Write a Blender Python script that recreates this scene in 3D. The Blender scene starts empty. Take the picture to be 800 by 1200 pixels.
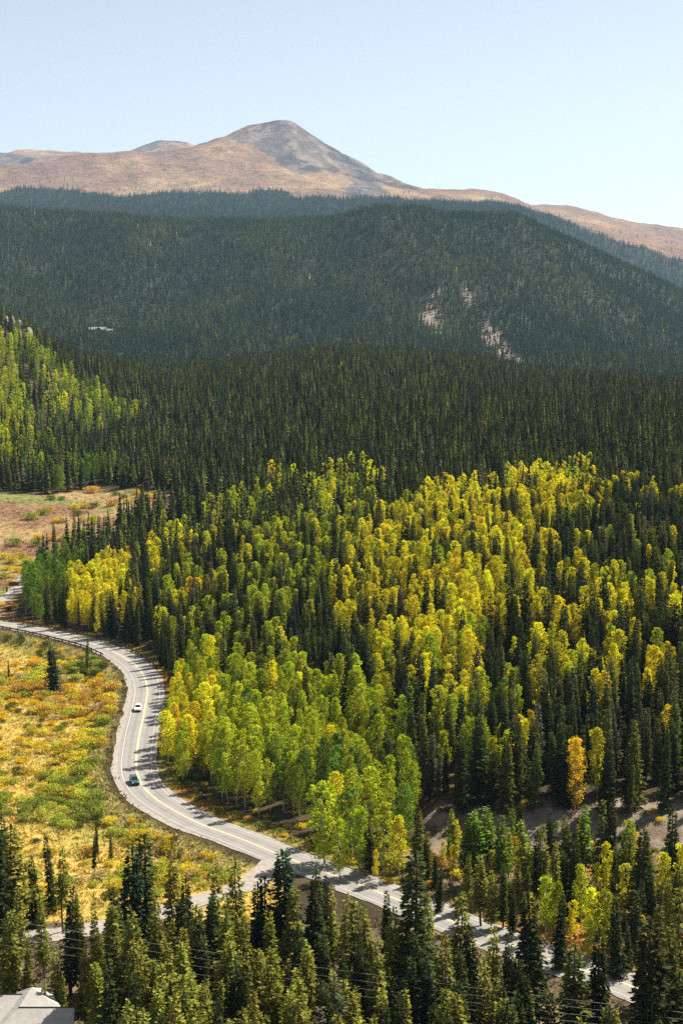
import bpy, bmesh, math, random
import numpy as np
from mathutils import Vector, Matrix

rng = np.random.default_rng(7)
random.seed(7)
S = bpy.context.scene
COL = S.collection
F, PITCH, CZ = 1750.0, math.radians(6.52), 105.0
SUN_AZ, SUN_EL = math.radians(52), math.radians(49)

# ------------------------------------------------------------------ projection (photo pixels, 800 x 1200)
CP, SP = math.cos(PITCH), math.sin(PITCH)
def unproj(px, py, Y):
    a = (np.asarray(px, float) - 400) / F
    b = -(np.asarray(py, float) - 600) / F
    dy = CP + b * SP
    dz = -SP + b * CP
    t = Y / dy
    return a * t, CZ + dz * t
def project(x, y, z):
    dz = z - CZ
    zc = y * CP - dz * SP
    yc = y * SP + dz * CP
    return 400 + F * x / zc, 600 - F * yc / zc

# ------------------------------------------------------------------ noise
def _hash(ix, iy, seed):
    h = (ix.astype(np.int64) * 374761393 + iy.astype(np.int64) * 668265263 + seed * 1274126177) & 0xFFFFFFFF
    h = ((h ^ (h >> 13)) * 1274126177) & 0xFFFFFFFF
    return ((h ^ (h >> 16)) & 0xFFFF) / 65535.0
def vnoise(x, y, seed=0):
    x = np.asarray(x, float); y = np.asarray(y, float)
    ix = np.floor(x); iy = np.floor(y)
    fx = x - ix; fy = y - iy
    fx = fx * fx * (3 - 2 * fx); fy = fy * fy * (3 - 2 * fy)
    a = _hash(ix, iy, seed); b = _hash(ix + 1, iy, seed)
    c = _hash(ix, iy + 1, seed); d = _hash(ix + 1, iy + 1, seed)
    return (a + (b - a) * fx) * (1 - fy) + (c + (d - c) * fx) * fy
def fbm(x, y, o=4, seed=0):
    s = 0; a = 1; n = 0
    for k in range(o):
        s = s + a * (vnoise(x * 2 ** k, y * 2 ** k, seed + k * 17) - .5); n += a; a *= .5
    return s / n * 2
def sstep(a, b, v):
    t = np.clip((v - a) / (b - a), 0, 1)
    return t * t * (3 - 2 * t)
def pip(poly, x, y):
    x = np.asarray(x); y = np.asarray(y)
    r = np.zeros(x.shape, bool); n = len(poly)
    for i in range(n):
        x1, y1 = poly[i]; x2, y2 = poly[(i + 1) % n]
        if y1 == y2: continue
        c = ((y1 > y) != (y2 > y)) & (x < (x2 - x1) * (y - y1) / (y2 - y1) + x1)
        r ^= c
    return r

# ------------------------------------------------------------------ terrain heights: table of (column, depth)
CS = np.array([-420, 0, 100, 200, 300, 400, 500, 600, 700, 800, 1220.])
def ycol(Y, ys, cs=None):           # ground seen at these heights in the view at depth Y -> metres
    cs = CS if cs is None else np.array(cs, float)
    yy = np.interp(CC, cs, ys)
    return unproj(CC, yy, Y)[1]
CC = np.arange(-440, 1241, 8.0)
def zrow(vals): return np.interp(CC, CS, vals)
rows = []
def row(Y, z): rows.append((Y, z))
row(5, CC * 0 + 100); row(60, CC * 0 + 62); row(155, CC * 0 + 1); row(190, CC * 0 - 1)
row(250, CC * 0); row(300, zrow([0, 0, 0, 0, 0, 0, 1, 1, 1, 1, 3]))
row(350, zrow([0, 0, 0, 0, 0, 1, 4, 4.5, 4.5, 4.5, 7]))
row(480, zrow([1, 0, 0, 1, 7, 14, 20, 25, 28, 30, 36]))
row(650, zrow([12, 5, 5, 9, 20, 27, 32, 35, 37, 38, 44]))
row(800, zrow([30, 20, 17, 22, 32, 39, 43, 45, 46, 47, 52]))
row(1000, zrow([75, 53, 34, 34, 43, 51, 53, 52, 51, 50, 54]))
row(1300, zrow([170, 121, 76, 52, 60, 72, 70, 62, 55, 51, 50]))
row(1600, zrow([185, 112, 76, 66, 78, 90, 82, 66, 54, 51, 44]))
row(1900, zrow([160, 100, 74, 66, 74, 84, 76, 60, 48, 44, 36]))
row(2300, zrow([100, 76, 66, 60, 58, 56, 54, 50, 46, 40, 20]))
R2 = ycol(4200, [222, 239, 246, 252, 254, 255, 251, 251, 292, 343, 470], [-420, 0, 90, 170, 240, 400, 480, 605, 700, 800, 1220])
def frac(a, b, t): return a + (b - a) * t
b2 = zrow([100, 76, 66, 60, 58, 56, 54, 50, 46, 40, 20])
row(2800, frac(b2, R2, .20)); row(3300, frac(b2, R2, .46)); row(3800, frac(b2, R2, .80)); row(4200, R2)
row(4700, frac(b2, R2, .93)); row(5400, frac(b2, R2, .7))
row(6000, ycol(6000, [262, 262, 262, 262, 262, 262, 262, 268, 330, 358, 380]))
row(7000, ycol(7000, [246, 246, 246, 246, 246, 246, 246, 254, 305, 332, 350]))
row(8000, ycol(8000, [220, 221, 222, 227, 227, 229, 234, 239, 243, 262, 290, 310], [-420, 0, 70, 130, 300, 400, 480, 540, 600, 660, 800, 1220]))
row(8800, ycol(8800, [207, 210, 206, 204, 208, 210, 222, 230, 236, 248, 264, 292, 320], [-420, 0, 70, 150, 300, 380, 440, 500, 560, 620, 700, 800, 1220]))
row(9600, ycol(9600, [215, 196, 186, 178, 175, 171, 169.5, 176, 188, 208, 221, 221, 218, 219, 237, 249, 272, 292, 310],
                [-420, 0, 50, 100, 170, 215, 240, 290, 350, 430, 495, 520, 550, 572, 620, 645, 700, 800, 1220]))
row(10500, ycol(10500, [230, 205, 190, 178, 169, 160, 149, 142, 136, 137, 148, 167, 182, 198, 210, 221, 238, 252, 262, 275, 290, 310],
                 [-420, 0, 150, 215, 238, 260, 280, 300, 322, 345, 360, 385, 410, 440, 470, 495, 560, 640, 690, 740, 800, 1220]))
row(11600, ycol(11600, [220, 196, 182, 190, 200, 205, 215, 230, 240, 241, 246, 254, 261, 267, 300],
                 [-420, 0, 130, 200, 260, 360, 430, 500, 600, 655, 690, 720, 760, 800, 1220]))
row(13200, ycol(13200, [170, 176, 173, 174, 177, 177, 168, 163, 159.5, 164, 172, 195, 215, 260, 290, 330],
                 [-420, 0, 40, 65, 100, 150, 170, 185, 207, 225, 245, 300, 430, 600, 800, 1220]))
row(15000, ycol(15000, [340] * 11))
LY0, LY1, NY = math.log(5), math.log(15000), 1100
LYS = np.linspace(LY0, LY1, NY)
ly = np.log(np.array([r[0] for r in rows])); zz = np.array([r[1] for r in rows])
TAB = np.empty((NY, len(CC)))
for j in range(len(CC)): TAB[:, j] = np.interp(np.exp(LYS), np.exp(ly), zz[:, j])
k = np.exp(-np.linspace(-2.2, 2.2, 15) ** 2 / 2); k /= k.sum()
pad = np.pad(TAB, ((7, 7), (0, 0)), mode='edge')
SM = sum(k[i] * pad[i:i + NY] for i in range(15))
far_w = sstep(8500, 9300, np.exp(LYS))[:, None]
k5 = np.array([1, 3, 4, 3, 1.]) / 12; SM5 = sum(k5[i] * pad[i + 5:i + 5 + NY] for i in range(5))
TAB = SM * (1 - far_w) + SM5 * far_w
def base_h(x, y):
    x = np.asarray(x, float); y = np.maximum(np.asarray(y, float), 5.01)
    c = 400 + F * x / (y * CP)
    fi = np.clip((np.log(y) - LY0) / (LY1 - LY0) * (NY - 1), 0, NY - 1.001)
    fj = np.clip((c - CC[0]) / 8.0, 0, len(CC) - 1.001)
    i = fi.astype(int); j = fj.astype(int); u = fi - i; v = fj - j
    z = (TAB[i, j] * (1 - u) + TAB[i + 1, j] * u) * (1 - v) + (TAB[i, j + 1] * (1 - u) + TAB[i + 1, j + 1] * u) * v
    c0 = c
    # bank cut above the road on the right
    z = z + 3.2 * sstep(480, 520, c) * sstep(299, 312, y + 2.5 * fbm(x / 20, y * 0, 2, 3)) * (1 - sstep(318, 390, y))
    amp = 1.6 * sstep(380, 900, y) * (1 - sstep(2000, 2600, y))
    z = z + amp * fbm(x / 60, y / 60, 3, 5) + 13 * sstep(700, 1100, y) * (1 - .6 * sstep(1450, 1600, y)) * fbm(x / 170 + y / 900, y / 420, 3, 9) * (1 - sstep(2100, 2500, y))
    far = sstep(2400, 3200, y) * (1 - sstep(5600, 6200, y))
    z = z + far * (1 - .75 * sstep(3850, 4150, y) * sstep(4700, 4300, y)) * (78 * fbm(x / 330 + y / 2300, y / 1300, 4, 11))
    mt = sstep(8000, 9000, y)
    z = z + mt * (20 * fbm(x / 420, y / 700, 6, 21) + 40 * (np.abs(fbm(x / 240 + y / 900, y / 1500, 4, 22)) - .25))
    mf = sstep(5600, 6600, y) * (1 - mt)
    z = z + mf * 14 * fbm(x / 500, y / 700, 4, 31)
    return z

# ------------------------------------------------------------------ roads
def ray_ground(px, py, hf, y0=185, y1=2200):
    ys = np.concatenate([np.arange(y0, 700, .5), np.arange(700, y1, 2.0)])
    x, z = unproj(px, py, ys)
    g = hf(x, ys)
    i = np.argmax(g >= z)
    if g[i] < z[i]: i = len(ys) - 1
    return float(x[i]), float(ys[i])
def catmull(P, step=1.0):
    P = np.array(P, float); out = []
    Q = np.vstack([2 * P[0] - P[1], P, 2 * P[-1] - P[-2]])
    for i in range(1, len(Q) - 2):
        p0, p1, p2, p3 = Q[i - 1:i + 3]
        n = max(2, int(np.linalg.norm(p2 - p1) / step))
        for t in np.arange(n) / n:
            out.append(.5 * ((2 * p1) + (-p0 + p2) * t + (2 * p0 - 5 * p1 + 4 * p2 - p3) * t * t + (-p0 + 3 * p1 - 3 * p2 + p3) * t ** 3))
    out.append(Q[-2]); out = np.array(out)
    for _ in range(10):
        out[1:-1] = .25 * out[:-2] + .5 * out[1:-1] + .25 * out[2:]
    return out
road_px = [(-120, 722), (-60, 726), (0, 733), (40, 739), (80, 748), (110, 756), (126, 761.5), (143, 770), (160, 782), (169, 794), (173, 808), (172, 820), (168.5, 840),
           (164, 860), (161, 882), (160, 903), (167, 922), (183, 938), (205, 952), (230, 965), (255, 975), (280, 984), (305, 994.5), (330, 1005),
           (375, 1022), (425, 1040), (465, 1056), (560, 1094), (657, 1131), (722, 1152), (745, 1161), (820, 1190), (900, 1222)]
ROAD = catmull([ray_ground(a, b, base_h) for a, b in road_px])
side_px = [(322, 1012), (306, 1028), (285, 1041), (250, 1052), (205, 1064), (165, 1077), (115, 1088), (60, 1096), (-20, 1100), (-90, 1102)]
SIDE = catmull([ray_ground(a, b, base_h) for a, b in side_px])
spur_px = [(-60, 712), (-20, 710), (0, 705), (14, 697), (24, 688), (30, 676)]
SPUR = catmull([ray_ground(a, b, base_h) for a, b in spur_px])
def near_line(L, x, y):
    """distance to polyline, index of the nearest sample, side (>0 left of travel)"""
    x = np.asarray(x, float).ravel(); y = np.asarray(y, float).ravel()
    d = np.empty(len(x)); ix = np.empty(len(x), int)
    for s in range(0, len(x), 20000):
        dd = (x[s:s + 20000, None] - L[None, :, 0]) ** 2 + (y[s:s + 20000, None] - L[None, :, 1]) ** 2
        ix[s:s + 20000] = dd.argmin(1); d[s:s + 20000] = np.sqrt(dd.min(1))
    T = np.gradient(L, axis=0)[ix]
    side = T[:, 0] * (y - L[ix, 1]) - T[:, 1] * (x - L[ix, 0])
    return d, ix, side
def smooth1(a, n):
    for _ in range(n): a[1:-1] = .25 * a[:-2] + .5 * a[1:-1] + .25 * a[2:]
    return a
ROADZ = smooth1(base_h(ROAD[:, 0], ROAD[:, 1]) + .3, 400)
SIDEZ = smooth1(base_h(SIDE[:, 0], SIDE[:, 1]) + .0, 100)
SPURZ = smooth1(base_h(SPUR[:, 0], SPUR[:, 1]) + .1, 60)
SIDEZ = SIDEZ + (ROADZ[near_line(ROAD, SIDE[:1, 0], SIDE[:1, 1])[1][0]] - SIDEZ) * (1 - sstep(0, 25, np.arange(len(SIDE))))
def height(x, y):
    x = np.asarray(x, float); y = np.asarray(y, float)
    z = np.array(base_h(x, y)); shp = z.shape
    z = z.ravel(); xf = np.broadcast_to(x, shp).ravel(); yf = np.broadcast_to(y, shp).ravel()
    m = (yf > 190) & (yf < 720) & (xf > -330) & (xf < 160)
    if m.any():
        xm, ym = xf[m], yf[m]
        zb = z[m] + .35 * fbm(xm / 9, ym / 9, 3, 44)
        d, i, s = near_line(ROAD, xm, ym)
        left = (s < 0) & (ym > 262)          # meadow side, lower than the road (travel runs away from far to near)
        zb = zb - np.where(left, 2.2 * sstep(265, 300, ym) * (1 - sstep(560, 640, ym)), 0)
        e = np.where(s < 0, 7.5, 6.0)
        w = sstep(0, 1, (d - e) / 9)
        zm = (ROADZ[i] - .16) * (1 - w) + zb * w
        for L, LZ, hw in ((SIDE, SIDEZ, 3.4), (SPUR, SPURZ, 3.6)):
            d2, i2, _ = near_line(L, xm, ym)
            w2 = sstep(0, 1, (d2 - hw) / 6)
            zm = np.where(d > 7, (LZ[i2] - .12) * (1 - w2) + zm * w2, zm)
        z[m] = zm
    return z.reshape(shp)

# ------------------------------------------------------------------ materials
def nt(name):
    m = bpy.data.materials.new(name); m.use_nodes = True
    t = m.node_tree; t.nodes.clear()
    return m, t, t.nodes.new('ShaderNodeOutputMaterial')
def N(t, typ, **kw):
    n = t.nodes.new(typ)
    for k_, v in kw.items():
        if k_.startswith('i_'): n.inputs[k_[2:].replace('_', ' ')].default_value = v
        else: setattr(n, k_, v)
    return n
def mixrgb(t, a, b, fac, mode='MIX'):
    n = t.nodes.new('ShaderNodeMix'); n.data_type = 'RGBA'; n.blend_type = mode
    for sock, v in ((n.inputs[6], a), (n.inputs[7], b), (n.inputs[0], fac)):
        if hasattr(v, 'is_output'): t.links.new(v, sock)
        elif isinstance(v, (tuple, list)): sock.default_value = (*v[:3], 1)
        else: sock.default_value = v
    return n.outputs[2]
def ramp(t, fac, stops):
    r = t.nodes.new('ShaderNodeValToRGB'); e = r.color_ramp.elements
    while len(e) < len(stops): e.new(.5)
    for el, (p, c) in zip(e, stops): el.position = p; el.color = (*c[:3], 1)
    t.links.new(fac, r.inputs[0]); return r.outputs[0]
def noise(t, scale, detail=4, rough=.6, vec=None):
    n = N(t, 'ShaderNodeTexNoise'); n.inputs['Scale'].default_value = scale; n.inputs['Detail'].default_value = detail; n.inputs['Roughness'].default_value = rough
    if vec is not None: t.links.new(vec, n.inputs['Vector'])
    return n.outputs['Fac']
def objvec(t): return N(t, 'ShaderNodeTexCoord').outputs['Object']

def simple(name, col, rough=.6, metal=0, var=.15, scale=3.0, spec=.4):
    m, t, o = nt(name); b = N(t, 'ShaderNodeBsdfPrincipled')
    c = ramp(t, noise(t, scale, 5, .6, objvec(t)), [(.3, tuple(max(0, v * (1 - var)) for v in col)), (.7, tuple(min(1, v * (1 + var)) for v in col))])
    t.links.new(c, b.inputs['Base Color']); b.inputs['Roughness'].default_value = rough; b.inputs['Metallic'].default_value = metal
    b.inputs['Specular IOR Level'].default_value = spec
    t.links.new(b.outputs[0], o.inputs[0]); return m

def foliage(name, instanced, transl=.4, jitter=.5, base=None):
    m, t, o = nt(name)
    if base is not None:
        n = N(t, 'ShaderNodeRGB'); n.outputs[0].default_value = (*base, 1); tint = n.outputs[0]
    elif instanced:
        a = N(t, 'ShaderNodeAttribute', attribute_type='INSTANCER', attribute_name='tint'); tint = a.outputs['Color']
    else:
        tint = N(t, 'ShaderNodeObjectInfo').outputs['Color']
    lv = N(t, 'ShaderNodeAttribute', attribute_type='GEOMETRY', attribute_name='leafvar').outputs['Fac']
    g = ramp(t, lv, [(0, (1 - jitter,) * 3), (1, (1 + jitter * .9,) * 3)])
    # ramps clamp nothing above 1 here: values are linear multipliers
    mul = N(t, 'ShaderNodeMapRange'); mul.inputs[3].default_value = 1 - jitter; mul.inputs[4].default_value = 1 + jitter
    t.links.new(lv, mul.inputs[0])
    t.nodes.remove(g.node)
    hs = N(t, 'ShaderNodeHueSaturation'); t.links.new(tint, hs.inputs['Color']); t.links.new(mul.outputs[0], hs.inputs['Value'])
    hm = N(t, 'ShaderNodeMapRange'); hm.inputs[3].default_value = .488; hm.inputs[4].default_value = .519
    rnd = N(t, 'ShaderNodeAttribute', attribute_type='GEOMETRY', attribute_name='leafhue').outputs['Fac']
    t.links.new(rnd, hm.inputs[0]); t.links.new(hm.outputs[0], hs.inputs['Hue'])
    d = N(t, 'ShaderNodeBsdfDiffuse'); tr = N(t, 'ShaderNodeBsdfTranslucent'); mx = N(t, 'ShaderNodeMixShader')
    t.links.new(hs.outputs[0], d.inputs[0]); t.links.new(hs.outputs[0], tr.inputs[0])
    mx.inputs[0].default_value = transl
    t.links.new(d.outputs[0], mx.inputs[1]); t.links.new(tr.outputs[0], mx.inputs[2])
    t.links.new(mx.outputs[0], o.inputs[0]); return m
M_CON = foliage('conifer_needles', False, .34, .55); M_CON_I = foliage('conifer_needles_wood', True, .25, .55)
M_LEAF = foliage('aspen_leaves', False, .38, .42); M_LEAF_I = foliage('aspen_leaves_wood', True, .38, .42)
M_SHR = foliage('shrub_leaves', False, .35, .4); M_SHR_I = foliage('shrub_leaves_scrub', True, .35, .4)
M_GRASS_I = foliage('grass_blades', True, .3, .4)
M_BARK = simple('conifer_bark', (.085, .062, .045), .9, 0, .35, 6)
M_ABARK = simple('aspen_bark', (.42, .39, .31), .8, 0, .35, 5)

# ------------------------------------------------------------------ mesh helpers
def mesh_np(name, V, Q, mats, midx=None, attrs=None, smooth=False):
    """V (n,3), Q (m,4) quads; attrs {name: (domain, type, flat array)}"""
    me = bpy.data.meshes.new(name); V = np.asarray(V, np.float32); Q = np.asarray(Q, np.int32)
    k_ = Q.shape[1]
    me.vertices.add(len(V)); me.vertices.foreach_set('co', V.ravel())
    me.loops.add(Q.size); me.loops.foreach_set('vertex_index', Q.ravel())
    me.polygons.add(len(Q)); me.polygons.foreach_set('loop_start', np.arange(0, Q.size, k_, dtype=np.int32))
    me.polygons.foreach_set('loop_total', np.full(len(Q), k_, np.int32))
    for m in mats: me.materials.append(m)
    if midx is not None: me.polygons.foreach_set('material_index', np.asarray(midx, np.int32))
    if smooth: me.polygons.foreach_set('use_smooth', np.ones(len(Q), bool))
    me.update(calc_edges=True)
    for n, (dom, typ, arr) in (attrs or {}).items():
        a = me.attributes.new(n, typ, dom)
        a.data.foreach_set('color' if typ == 'FLOAT_COLOR' else 'vector' if typ == 'FLOAT_VECTOR' else 'value', np.ascontiguousarray(arr).ravel())
    return me
def link(name, me, parent=None):
    o = bpy.data.objects.new(name, me); COL.objects.link(o)
    if parent is not None: o.parent = parent
    return o
def tag(o, label=None, cat=None, group=None, kind=None):
    if label: o['label'] = label
    if cat: o['category'] = cat
    if group: o['group'] = group
    if kind: o['kind'] = kind
    return o
def empty(name, loc, rz=0):
    o = bpy.data.objects.new(name, None); COL.objects.link(o)
    o.location = loc; o.rotation_euler = (0, 0, rz); o.empty_display_size = .5
    return o
class Bld:
    """bmesh builder of boxes, tubes, prisms -> one mesh object"""
    def __init__(s): s.bm = bmesh.new()
    def box(s, c, size, rz=0, bev=0):
        r = bmesh.ops.create_cube(s.bm, size=1, matrix=Matrix.Translation(c) @ Matrix.Rotation(rz, 4, 'Z') @ Matrix.Diagonal((*size, 1)))
        if bev:
            ed = list({e for v in r['verts'] for e in v.link_edges})
            bmesh.ops.bevel(s.bm, geom=ed, offset=bev, segments=2, affect='EDGES', profile=.6)
        return s
    def tube(s, pts, rad, n=8, caps=True):
        pts = [Vector(p) for p in pts]; rad = rad if isinstance(rad, (list, tuple)) else [rad] * len(pts)
        rings = []
        for i, p in enumerate(pts):
            d = (pts[min(i + 1, len(pts) - 1)] - pts[max(i - 1, 0)]).normalized()
            u = d.orthogonal().normalized() if abs(d.z) < .99 else Vector((1, 0, 0))
            if abs(d.z) < .99: u = Vector((0, 0, 1)).cross(d).normalized()
            w = d.cross(u)
            rings.append([s.bm.verts.new(p + (u * math.cos(a) + w * math.sin(a)) * rad[i]) for a in [2 * math.pi * k_ / n for k_ in range(n)]])
        for a, b in zip(rings, rings[1:]):
            for k_ in range(n): s.bm.faces.new((a[k_], a[(k_ + 1) % n], b[(k_ + 1) % n], b[k_]))
        if caps: s.bm.faces.new(rings[0][::-1]); s.bm.faces.new(rings[-1])
        return s
    def face(s, pts): s.bm.faces.new([s.bm.verts.new(p) for p in pts]); return s
    def prism(s, prof, y0, y1, inset=0):
        """profile in (x,z) swept from y0 to y1"""
        a = [s.bm.verts.new((x, y0, z)) for x, z in prof]; b = [s.bm.verts.new((x, y1, z)) for x, z in prof]
        s.bm.faces.new(a); s.bm.faces.new(b[::-1]); n = len(prof)
        for i in range(n): s.bm.faces.new((a[i], b[i], b[(i + 1) % n], a[(i + 1) % n]))
        return s
    def build(s, name, m, parent=None, smooth=False):
        bmesh.ops.recalc_face_normals(s.bm, faces=s.bm.faces)
        me = bpy.data.meshes.new(name); s.bm.to_mesh(me); s.bm.free(); me.materials.append(m)
        if smooth: me.polygons.foreach_set('use_smooth', np.ones(len(me.polygons), bool))
        return link(name, me, parent)

# ------------------------------------------------------------------ foliage meshes (metres, base at origin)
def kites(base, tip, width, wdir):
    """quads: base -> side -> tip -> side"""
    base = np.asarray(base); tip = np.asarray(tip); mid = base * .45 + tip * .55
    w = np.asarray(wdir) * np.asarray(width)[:, None]
    V = np.stack([base, mid + w, tip, mid - w], 1).reshape(-1, 3)
    Q = np.arange(len(V)).reshape(-1, 4)
    return V, Q
def norm(v): return v / np.maximum(np.linalg.norm(v, axis=-1, keepdims=True), 1e-6)
def attrs_leaf(nf, r, var=None):
    return {'leafvar': ('FACE', 'FLOAT', (r.random(nf) if var is None else var).astype(np.float32)), 'leafhue': ('FACE', 'FLOAT', r.random(nf).astype(np.float32))}
def spruce_arrays(seed, H=16, R=2.1, z0=1.2, levels=44, br=7, step=.42, spray=.58, droop=.35, gap=.0, top_pow=1.0):
    r = np.random.default_rng(seed); B = []; T = []; W = []; D = []
    lump = 1 + .22 * np.sin(np.linspace(0, 9, levels) + r.random() * 6) * r.random(levels)
    side = r.random() * 6.28
    for li in range(levels):
        t = (li + .5 * r.random()) / levels
        z = z0 + (H - z0) * t ** .92
        rr = (R * (1 - t) ** top_pow + .10) * lump[li]
        if t < .12: rr *= .6 + 3.0 * t
        n = max(3, int(br * (1 - .35 * t) + r.random()))
        off = r.random() * 6.28
        for b in range(n):
            if r.random() < gap: continue
            az = off + b * 6.283 / n + r.normal() * .25
            L = rr * (.62 + .55 * r.random()) * (1 + .12 * math.cos(az - side))
            d = np.array([math.cos(az), math.sin(az), 0]); sd = np.array([-d[1], d[0], 0])
            sl = -droop * (1 - t * 1.5) + .15 * r.normal()
            s = .25
            k_ = 0
            while s < L or k_ == 0:
                e = min(L, s + step)
                p = d * s * .9 + np.array([0, 0, z + sl * s + .06 * s * s])
                for sg in (-1, 1):
                    ang = .75 + .3 * r.random()
                    dr = d * math.cos(ang) + sd * sg * math.sin(ang) + np.array([0, 0, -.18 - .35 * r.random()])
                    ln = spray * (1.15 - .5 * s / max(L, .1)) * (.8 + .6 * r.random())
                    B.append(p); T.append(p + dr * ln); W.append(ln * .36); D.append(norm(d * .4 - sd * sg * .3 + np.array([0, 0, .8]) * r.normal()))
                k_ += 1; s += step
            p = d * L * .75 + np.array([0, 0, z + sl * L * .75])
            B.append(p); T.append(p + d * spray * .9 + np.array([0, 0, -.1 + .2 * t])); W.append(spray * .28); D.append(norm(sd + np.array([0, 0, .5 * r.normal()])))
    for q in range(4):      # leader
        a = q * 1.57; B.append(np.array([0, 0, H - 1.1])); T.append(np.array([.05 * math.cos(a), .05 * math.sin(a), H + .25])); W.append(.1); D.append(np.array([math.cos(a), math.sin(a), 0]))
    V, Q = kites(np.array(B), np.array(T), np.array(W), np.array(D))
    return V, Q, attrs_leaf(len(Q), r)
def spruce_lod(seed, H=16, R=2.1, z0=.8, levels=14, br=6, wid=.42):
    r = np.random.default_rng(seed); B = []; T = []; W = []; D = []
    for li in range(levels):
        t = (li + .6 * r.random()) / levels
        z = z0 + (H - z0) * t ** .9
        rr = (R * (1 - t) ** 1.0 + .12); n = max(3, int(br * (1 - .3 * t) + r.random())); off = r.random() * 6.28
        hz = (H - z0) / levels
        for b in range(n):
            az = off + b * 6.283 / n + .3 * r.normal(); L = rr * (.7 + .5 * r.random())
            d = np.array([math.cos(az), math.sin(az), 0]); sd = np.array([-d[1], d[0], 0])
            B.append(np.array([0, 0, z + hz * .55])); T.append(d * L + np.array([0, 0, z - hz * (.35 + .5 * r.random())])); W.append(max(.2, L * wid)); D.append(norm(sd + np.array([0, 0, .35 * r.normal()])))
    for q in range(2):
        a = q * 1.57; B.append(np.array([0, 0, H - 2.])); T.append(np.array([0, 0, H + .4])); W.append(.22); D.append(np.array([math.cos(a), math.sin(a), 0]))
    V, Q = kites(np.array(B), np.array(T), np.array(W), np.array(D))
    return V, Q, attrs_leaf(len(Q), r)
def pine_arrays(seed, H=15, R=1.7, z0=3.5, gap=.25):
    """lodgepole pine: open spire of level or raised branches, bare lower trunk"""
    V, Q, A = spruce_arrays(seed, H=H, R=R, z0=z0, levels=36, br=7, step=.36, spray=.5, droop=-.12, gap=gap, top_pow=.9)
    r = np.random.default_rng(seed); limbs = []
    for i in range(26):
        z = .9 + (H - 3) * i / 26; az = i * 2.4; L = R * (.35 if z < z0 else .7) * (1 - z / H) + .3
        limbs.append((np.array([0, 0, z]), np.array([L * math.cos(az), L * math.sin(az), z + .1])))
    return V, Q, A, limbs
def aspen_arrays(seed, H=14, R=2.1, z0=3.2, clumps=34, per=54, leaf=.33, crown_pow=1.0):
    r = np.random.default_rng(seed); C = []
    for i in range(clumps):
        t = ((i + r.random()) / clumps) ** .9
        prof = (1 - abs(2 * (.16 + .80 * t) - 1) ** 2.4) ** .6
        rad = R * prof * (.25 + .95 * r.random() ** .6); az = i * 2.4 + r.normal() * .4
        C.append((rad * math.cos(az), rad * math.sin(az), z0 + (H - z0) * t * .95, 1.0 - .35 * t))
    C.append((0, 0, H - .6, .55)); C = np.array(C)
    B = []; T = []; W = []; D = []; var = []
    for c in C:
        cv = r.normal() * .13
        m = int(per * (.6 + .6 * r.random()))
        v = norm(r.normal(size=(m, 3))); p = c[:3] + v * np.array([1, 1, 1.05]) * c[3] * (.45 + .6 * r.random((m, 1)))
        q = norm(r.normal(size=(m, 3)) + v * .5 + np.array([0, 0, -.3])); ln = leaf * (.7 + .7 * r.random((m, 1)))
        B += list(p - q * ln * .5); T += list(p + q * ln * .5); W += list((ln * .42).ravel()); D += list(norm(np.cross(q, r.normal(size=(m, 3)))))
        var += list(np.clip(.5 + cv + .25 * r.normal(size=m), 0, 1))
    V, Q = kites(np.array(B), np.array(T), np.array(W), np.array(D))
    return V, Q, attrs_leaf(len(Q), r, np.array(var)), C
def shrub_arrays(seed, R=1.6, H=1.7, lobes=9, per=60, leaf=.26):
    r = np.random.default_rng(seed); B = []; T = []; W = []; D = []; var = []
    for i in range(lobes):
        az = i * 2.4 + r.random(); rad = R * .62 * math.sqrt((i + .3) / lobes); s = R * (.34 + .2 * r.random())
        c = np.array([rad * math.cos(az), rad * math.sin(az), H * (.42 + .2 * r.random()) * (1 - .35 * rad / R)])
        v = norm(r.normal(size=(per, 3)) + np.array([0, 0, .35])); p = c + v * np.array([s, s, H * .42]) * (.7 + .4 * r.random((per, 1)))
        p[:, 2] = np.maximum(p[:, 2], .06)
        q = norm(r.normal(size=(per, 3)) + v * .6 + np.array([0, 0, .5])); ln = leaf * (.6 + .8 * r.random((per, 1)))
        B += list(p - q * ln * .5); T += list(p + q * ln * .5); W += list((ln * .38).ravel()); D += list(norm(np.cross(q, r.normal(size=(per, 3)))))
        var += list(np.clip(.5 + .15 * r.normal() + .22 * r.normal(size=per), 0, 1))
    V, Q = kites(np.array(B), np.array(T), np.array(W), np.array(D))
    return V, Q, attrs_leaf(len(Q), r, np.array(var))
def tuft_arrays(seed, n=16, h=.55, spread=.4):
    r = np.random.default_rng(seed)
    b = np.c_[r.normal(size=(n, 2)) * spread, np.zeros(n)]; d = norm(np.c_[r.normal(size=(n, 2)) * .5, np.ones(n)])
    L = h * (.5 + .8 * r.random((n, 1)))
    V, Q = kites(b, b + d * L, .09 + .05 * r.random(n), norm(np.c_[r.normal(size=(n, 2)), np.zeros(n)]))
    return V, Q, attrs_leaf(n, r)
def tube_np(paths, n=6):
    V = []; Q = []
    for pts, rad in paths:
        pts = np.array(pts, float); base = len(V)
        for i, p in enumerate(pts):
            d = norm(pts[min(i + 1, len(pts) - 1)] - pts[max(i - 1, 0)]); u = norm(np.cross(d, [0.31, .95, .05])); w = np.cross(d, u)
            for k_ in range(n):
                a = 6.2832 * k_ / n; V.append(p + (u * math.cos(a) + w * math.sin(a)) * rad[i])
        for i in range(len(pts) - 1):
            for k_ in range(n):
                Q.append((base + i * n + k_, base + i * n + (k_ + 1) % n, base + (i + 1) * n + (k_ + 1) % n, base + (i + 1) * n + k_))
    return np.array(V), np.array(Q)
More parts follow.
